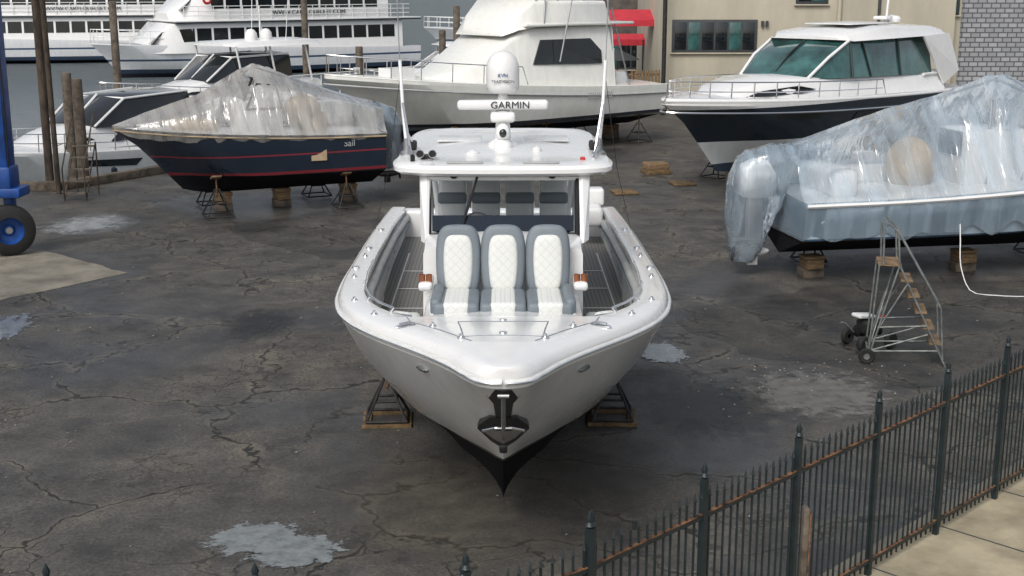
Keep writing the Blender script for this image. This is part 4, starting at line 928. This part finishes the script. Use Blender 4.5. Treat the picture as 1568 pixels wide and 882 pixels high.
def ferry(x,y,dx,dy,L,Bm,decks=2,txt='WWW.CAPTLOUFLEET.COM'):
    r=root('passenger_ferry',(x,y,-1.35),dirrot(dx,dy))
    hl=gen_lines(L,Bm,2.7,1.9,-.8,.3,.10); _,h=hull(r,'hull',hl,hull_mat('ferry_hull_'+str(int(x)),[(0,(.02,.02,.03)),(.3,(.02,.04,.08)),(.6,(.78,.79,.80)),(1.25,(.05,.09,.16)),(1.38,(.78,.79,.80))],slope=0),44)
    deck(r,'deck',h[0],M['lgrey'],.05)
    z=1.85
    for d in range(decks):
        s0=L*(.20+.09*d); s1=L*(.94-.05*d); w=Bm/2-.45
        S=[(s0-2.2,w*.5,w*.4,z,z+.5),(s0,w*.93,w*.9,z,z+2.2),(s0+1.5,w,w*.97,z,z+2.3),(s1,w,w*.97,z,z+2.3)]
        house(r,'deckhouse_%d'%d,S,M['white'],rad=.08)
        nw=int((s1-s0)/1.35)
        for k in range(nw):
            a=s0+.5+k*1.35
            if a+1.0<s1: sidewin(r,'window',S,[(a+(.3 if k==0 else 0),.40),(a,.86),(a+1.16,.86),(a+1.16,.40)],M['glassd'],.02)
        for q in (-.52,0,.52):
            wf=w*.24; x0=q*w
            quad('front_window',[(x0-wf,s0-1.5,z+.75),(x0+wf,s0-1.5,z+.75),(x0+wf,s0-.25,z+2.0),(x0-wf,s0-.25,z+2.0)],M['glassd'],-.08,r)
        box('deck_slab_%d'%d,(Bm-.5,s1-s0+1.6,.12),(0,(s0+s1)/2+.9,z+2.40),M['white'],r,bev=.03)
        box('fascia_stripe_%d'%d,(Bm-.42,s1-s0+1.5,.10),(0,(s0+s1)/2+.9,z+2.30),M['navy'],r,bev=.01)
        z+=2.45
        P=[]
        for sg in(1,-1):
            xx=sg*(Bm/2-.35)
            for zz in(.35,.7,1.05): P.append([(xx,s0+.8,z+zz),(xx,s1+.6,z+zz)])
            k=s0+.8
            while k<s1+.6: P.append([(xx,k,z),(xx,k,z+1.05)]); k+=1.2
        tubes('railing_%d'%d,P,.03,M['white'],r,5)
    boxes('life_raft_boxes',[((1.2,.8,.35),(0,L*(.35+.12*k),z+.3)) for k in range(4)],M['redp'],r)
    lathe('lifebuoy',[(.25,-.06),(.38,0),(.25,.06),(.18,0),(.25,-.06)],M['redp'],r,loc=(Bm/2-.30,L*.3,z-.9),rot=(0,R(90),0),seg=16)
    text('lettering',txt,.50,(Bm/2-.36,L*.62,z-.05-2.45+.55),(R(90),0,R(90)),M['navy'],r,.02)
    tubes('masts',[[(0,L*.35,z),(0,L*.35,z+3)],[(.8,L*.6,z),(.8,L*.6,z+2)]],.06,M['white'],r)
    rail(r,'bow_rail',h[0],0,16,1.0,M['white'],.03,.1,3,True)
    return r
ferry(-60,118,.97,.22,36,8)
ferry(-31,100,.82,.57,27,7,2)
ferry(-8,135,.97,.2,30,7)

def piling(x,y,h,r=.16,z0=-4,m='wood2'):
    e=root('dock_piling',(x,y,0)); lathe('pile',[(r*1.05,z0),(r,h*.5),(r*.93,h),(r*.8,h+.05),(0,h+.06)],M[m],e,seg=14)
piling(-13.6,39.0,9.5,.12,m='pole'); piling(-14.2,43,3.0,.17); piling(-13.0,40.3,3.0,.17); piling(-17.5,60,5,.18); piling(-10.7,72,6,.18); piling(-3,66,3.5,.18); piling(-2.6,75,4.5,.2); piling(-30,62,3,.18); piling(-26,75,4,.18); piling(-6.5,60,3,.18)
e=root('steel_pole',(-12.75,37.2,0)); tubes('pole',[[(0,0,0),(-.05,0,9.5)]],.08,M['pole'],e)
e=root('floating_dock'); box('dock_deck',(3,30,.25),(-8.8,64,-.9),M['wood2'],e,rot=(0,0,R(-32)),bev=.02)
e=root('dock_railing'); P=[]
for k in range(16):
    x=-9.5+.7*k; y=57+.95*k; P.append([(x,y,-.6),(x,y,1.9)])
P+=[[(-9.5,57,zz),(-9.5+.7*15,57+.95*15,zz)] for zz in(.9,1.4,1.9)]
tubes('rails',P,.03,M['white2'],e,6)

T=root('travel_lift')
for (x,y) in((-11.12,28.8),(-11.12,21.5),(-18.5,28.8),(-18.5,21.5)):
    box('column',(.5,.5,8.6),(x,y,5.7),M['blue'],T,bev=.03)
    q=x+.12; 
    lathe('tyre',[(.30,-.2),(.48,-.2),(.56,-.14),(.575,0),(.56,.14),(.48,.2),(.30,.2)],M['rubber'],T,loc=(q,y-.15,.575),rot=(R(90),0,R(28)),seg=32)
    lathe('rim',[(0,.06),(.10,.08),(.14,.03),(.26,.05),(.31,.17),(.31,-.17),(0,-.17)],M['blue'],T,loc=(q,y-.15,.575),rot=(R(90),0,R(28)),seg=28)
    lathe('hub',[(.0,.12),(.07,.12),(.09,.06)],M['alu'],T,loc=(q,y-.15,.575),rot=(R(90),0,R(28)),seg=16)
    box('fork',(.2,.3,.9),(x+.05,y+.25,1.05),M['blue'],T,bev=.03); box('fork_head',(.9,.7,.22),(x+.05,y,1.42),M['blue'],T,bev=.04)
    box('bracket',(.35,.6,.5),(x+.15,y-.05,1.75),M['blue'],T,bev=.05)
for x in(-11.12,-18.5): box('side_beam',(.5,7.8,.7),(x,25.1,9.4),M['blue'],T,bev=.03)
box('cross_beam',(7.6,.5,.7),(-14.8,28.8,10.1),M['blue'],T,bev=.03)
tubes('hydraulic_lines',[[(-10.83,28.5,1.7),(-10.80,28.5,3),(-10.84,28.5,8)]],.02,M['black'],T)

e=root('boarding_stairs',(-12.2,36.0,0)); tubes('frame',[[(0,0,0),(0,1.2,1.5)],[(.6,0,0),(.6,1.2,1.5)],[(0,1.2,1.5),(0,1.2,0)],[(.6,1.2,1.5),(.6,1.2,0)],[(0,0,.9),(0,1.2,2.3)],[(.6,0,.9),(.6,1.2,2.3)],[(0,0,0),(0,0,.9)],[(.6,0,0),(.6,0,.9)]],.022,M['pole'],e)
boxes('treads',[((.6,.22,.03),(.3,.12+.24*k,.2+.3*k)) for k in range(5)],M['wood2'],e)
Ld=root('rolling_ladder',(6.35,20.3,0),R(-12))
w=.30; P=[]
for sgn in(-w,w):
    P+=[[(.75,sgn,.0),(-.05,sgn,1.62)],[(-.05,sgn,1.62),(-.45,sgn,.05)],[(-.45,sgn,.2),(.62,sgn,.26)],
        [(.62,sgn,.95),(-.10,sgn,2.15),(-.24,sgn,2.27),(-.32,sgn,2.2),(-.30,sgn,1.62)],[(.70,sgn,.12),(.62,sgn,.95)],[(-.05,sgn,1.62),(-.10,sgn,2.15)],[(-.32,sgn,.6),(.42,sgn,.66)],[(-.36,sgn,1.62),(-.45,sgn,.05)],
        [(.45,sgn,.52),(-.45,sgn,.2)],[(-.30,sgn,.6),(.10,sgn,1.35)]]
P+=[[(-.45,-w,.2),(-.45,w,.2)],[(.70,-w,.12),(.70,w,.12)],[(-.45,-w,.2),(-.1,w,1.4)],[(-.28,-w,2.26),(-.28,w,2.26)]]
tubes('frame',P,.016,M['alud'],Ld,8)
boxes('steps',[((.18,2*w,.025),(.70-.125*k,0,.12+.25*k)) for k in range(1,6)]+[((.36,2*w,.03),(-.2,0,1.62))],M['wood'],Ld)
for sgn in(-w-.05,w+.05):
    lathe('wheel',[(.05,-.03),(.11,-.035),(.13,0),(.11,.035),(.05,.03)],M['rubber'],Ld,loc=(-.47,sgn,.13),rot=(R(90),0,0),seg=22)
    lathe('hub',[(0,.02),(.06,.02),(.06,-.02),(0,-.02)],M['alud'],Ld,loc=(-.47,sgn,.13),rot=(R(90),0,0),seg=16)
C=root('engine_cart',(6.1,21.0,0),R(20))
for x,y in((-.25,-.25),(.3,-.2),(-.2,.3)):
    lathe('wheel',[(.04,-.04),(.12,-.045),(.15,0),(.12,.045),(.04,.04)],M['rubber'],C,loc=(x,y,.15),rot=(R(90),0,R(15)),seg=20)
box('motor',(.35,.28,.22),(0,0,.38),M['dmetal'],C,bev=.04); lathe('tank',[(0,-.25),(.1,-.22),(.11,.22),(0,.25)],M['black'],C,loc=(.05,.1,.28),rot=(0,R(90),0)); box('lid',(.42,.2,.06),(-.08,.05,.55),M['white2'],C,rot=(.1,.15,.3),bev=.02); box('cap',(.10,.08,.06),(.2,-.1,.54),M['redp'],C,bev=.02)
tubes('handle',[[(-.3,0,.3),(-.55,-.1,.5),(-.62,-.1,.52)],[(.2,.1,.4),(.45,.2,.62)]],.018,M['alud'],C)
e=root('wooden_crate',(4.85,41.2,0),.2); box('slab',(.8,.7,.14),(0,0,.07),M['ply'],e,bev=.02); box('slab_upper',(.75,.35,.2),(0,.1,.25),M['wood'],e,bev=.02); box('slab_front',(.7,.25,.2),(0,-.2,.24),M['wood'],e,bev=.02)
for (x,y) in((3.5,37.3),(5.4,39)):
    e=root('plywood_pad',(x,y,0),.15); box('pad',(.7,.8,.05),(0,0,.03),M['ply'],e,bev=.01)

# ------------------------------------------------------------------ buildings
H=root('stucco_building')
box('main_wall',(13.2,12,9),(13.9,66.2,4.5),M['stucco'],H,bev=.03)
def window(parent,x0,x1,z0,z1,y,npan,m=M['glassd']):
    w=x1-x0;h=z1-z0
    box('window_frame',(w+.16,.10,h+.16),((x0+x1)/2,y-.02,(z0+z1)/2),M['trim'],parent,bev=.01)
    for k in range(npan):
        pw=w/npan; box('window_pane',(pw-.09,.04,h-.08),(x0+pw*(k+.5),y-.062,(z0+z1)/2),M['glasst'] if k in(1,4) else m,parent,bev=.004)
    box('window_sill',(w+.3,.16,.06),((x0+x1)/2,y-.06,z0-.12),M['stucco'],parent,bev=.01)
yb=60.2
window(H,7.75,11.45,2.85,4.15,yb,6); window(H,13.3,14.6,5.0,5.9,yb,2); window(H,7.9,11,5.9,7,yb,5)
tubes('downpipe',[[(15.2,60.1,0),(15.2,60.1,9)]],.10,M['stucco'],H); box('conduit',(.12,.1,9),(17.0,60.12,4.5),M['trim'],H); boxes('wall_lamps',[((.12,.1,.25),(x,60.1,4.05)) for x in(11.75,11.95)],M['trim'],H)
box('roof_parapet',(13.6,12.4,.3),(13.9,66.2,9.15),M['trim'],H,bev=.02)
K=root('block_building')
box('wall',(26,12,9),(33.9,66.9,4.5),M['block'],K,bev=0)
box('return_wall',(1.6,.25,9),(20.1,60.75,4.5),M['stucco'],K,bev=.01)
window(K,19.35,20.7,4.5,5.5,60.62,2)
box('band',(26,.1,.25),(33.9,60.85,6.2),M['trim'],K)
window(K,24,26,5.0,6.0,60.9,2)
Rr=root('restaurant_building')
box('wall',(8,6,8),(9,84,4),M['trim'],Rr,bev=.02); box('wall_b',(3.4,5,6),(6.4,76,3),mat('restaurant_siding',(.12,.10,.09),.8,var=.3),Rr,bev=.02)
window(Rr,5.0,7.8,1.2,2.6,73.5,4)
def awning(name,x0,x1,y,z,d,h):
    e=root(name); V=[(x0,y,z+h),(x1,y,z+h),(x1,y-d,z),(x0,y-d,z),(x0,y-d,z-.3),(x1,y-d,z-.3),(x0,y,z-.3),(x1,y,z-.3)]
    mesh('canopy',V,[(0,1,2,3),(3,2,5,4),(0,3,4,6),(1,2,5,7)],M['red'],e,False); tubes('posts',[[(x0+.1,y-d,z),(x0+.1,y-d,0)],[(x1-.1,y-d,z),(x1-.1,y-d,0)]],.04,M['dmetal'],e,6)
awning('red_awning',4.9,7.5,66,4.1,1.9,.45); awning('red_awning',5.4,7.3,69,3.0,1.0,.25)
e=root('patio_umbrella',(5.6,64.5,0)); lathe('canopy',[(1.1,2.2),(.6,2.45),(0,2.7)],M['trim'],e,seg=8); tubes('pole',[[(0,0,0),(0,0,2.7)]],.03,M['wood'],e)
for k in range(5):
    e=root('patio_chair',(4.9+.55*k,62.5+(k%2)*.6,0),.4*k); box('seat',(.45,.45,.05),(0,0,.45),M['rust'],e,bev=.01); box('back',(.45,.05,.5),(0,.22,.75),M['rust'],e,bev=.01); tubes('legs',[[(a*.2,b*.2,0),(a*.2,b*.2,.45)] for a in(1,-1) for b in(1,-1)],.02,M['dmetal'],e)
e=root('utility_pole',(7.25,59.5,0)); tubes('pole',[[(0,0,0),(0,0,10)]],.10,M['dmetal'],e)
e=root('patio_screen'); boxes('slats',[((.10,.06,1.9),(6.0+.16*k,61.2,.95)) for k in range(9)]+[((1.5,.05,.1),(6.6,61.26,1.7)),((1.5,.05,.1),(6.6,61.26,.4))],M['wood'],e)

# ------------------------------------------------------------------ light
w=bpy.data.worlds.new('World'); scene.world=w; w.use_nodes=True; nt=w.node_tree
bg=nt.nodes['Background']; sky=nt.nodes.new('ShaderNodeTexSky'); sky.sky_type='NISHITA'; sky.sun_disc=False
SE,SR=R(48),R(-155)
sky.sun_elevation=SE; sky.sun_rotation=SR; sky.air_density=1.0; sky.dust_density=4; sky.ozone_density=1
hs=nt.nodes.new('ShaderNodeHueSaturation'); hs.inputs['Saturation'].default_value=.42; nt.links.new(sky.outputs[0],hs.inputs['Color']); nt.links.new(hs.outputs[0],bg.inputs[0]); bg.inputs[1].default_value=.15
sd=bpy.data.lights.new('sun','SUN'); sd.energy=1.5; sd.angle=R(25); sd.color=(1,.97,.92)
so=bpy.data.objects.new('sun',sd); COL.objects.link(so)
d=Vector((math.sin(SR)*math.cos(SE),math.cos(SR)*math.cos(SE),math.sin(SE)))
so.rotation_euler=d.to_track_quat('Z','Y').to_euler(); so.location=d*50

cam=bpy.data.cameras.new('camera'); co=bpy.data.objects.new('camera',cam); COL.objects.link(co)
co.location=(0,0,6); co.rotation_euler=(R(90-13.3),0,R(-.4)); cam.lens=45.9; cam.sensor_width=36; cam.clip_end=4000; cam.clip_start=.1
scene.camera=co
scene.view_settings.view_transform='Standard'; scene.view_settings.look='None'; scene.view_settings.exposure=0
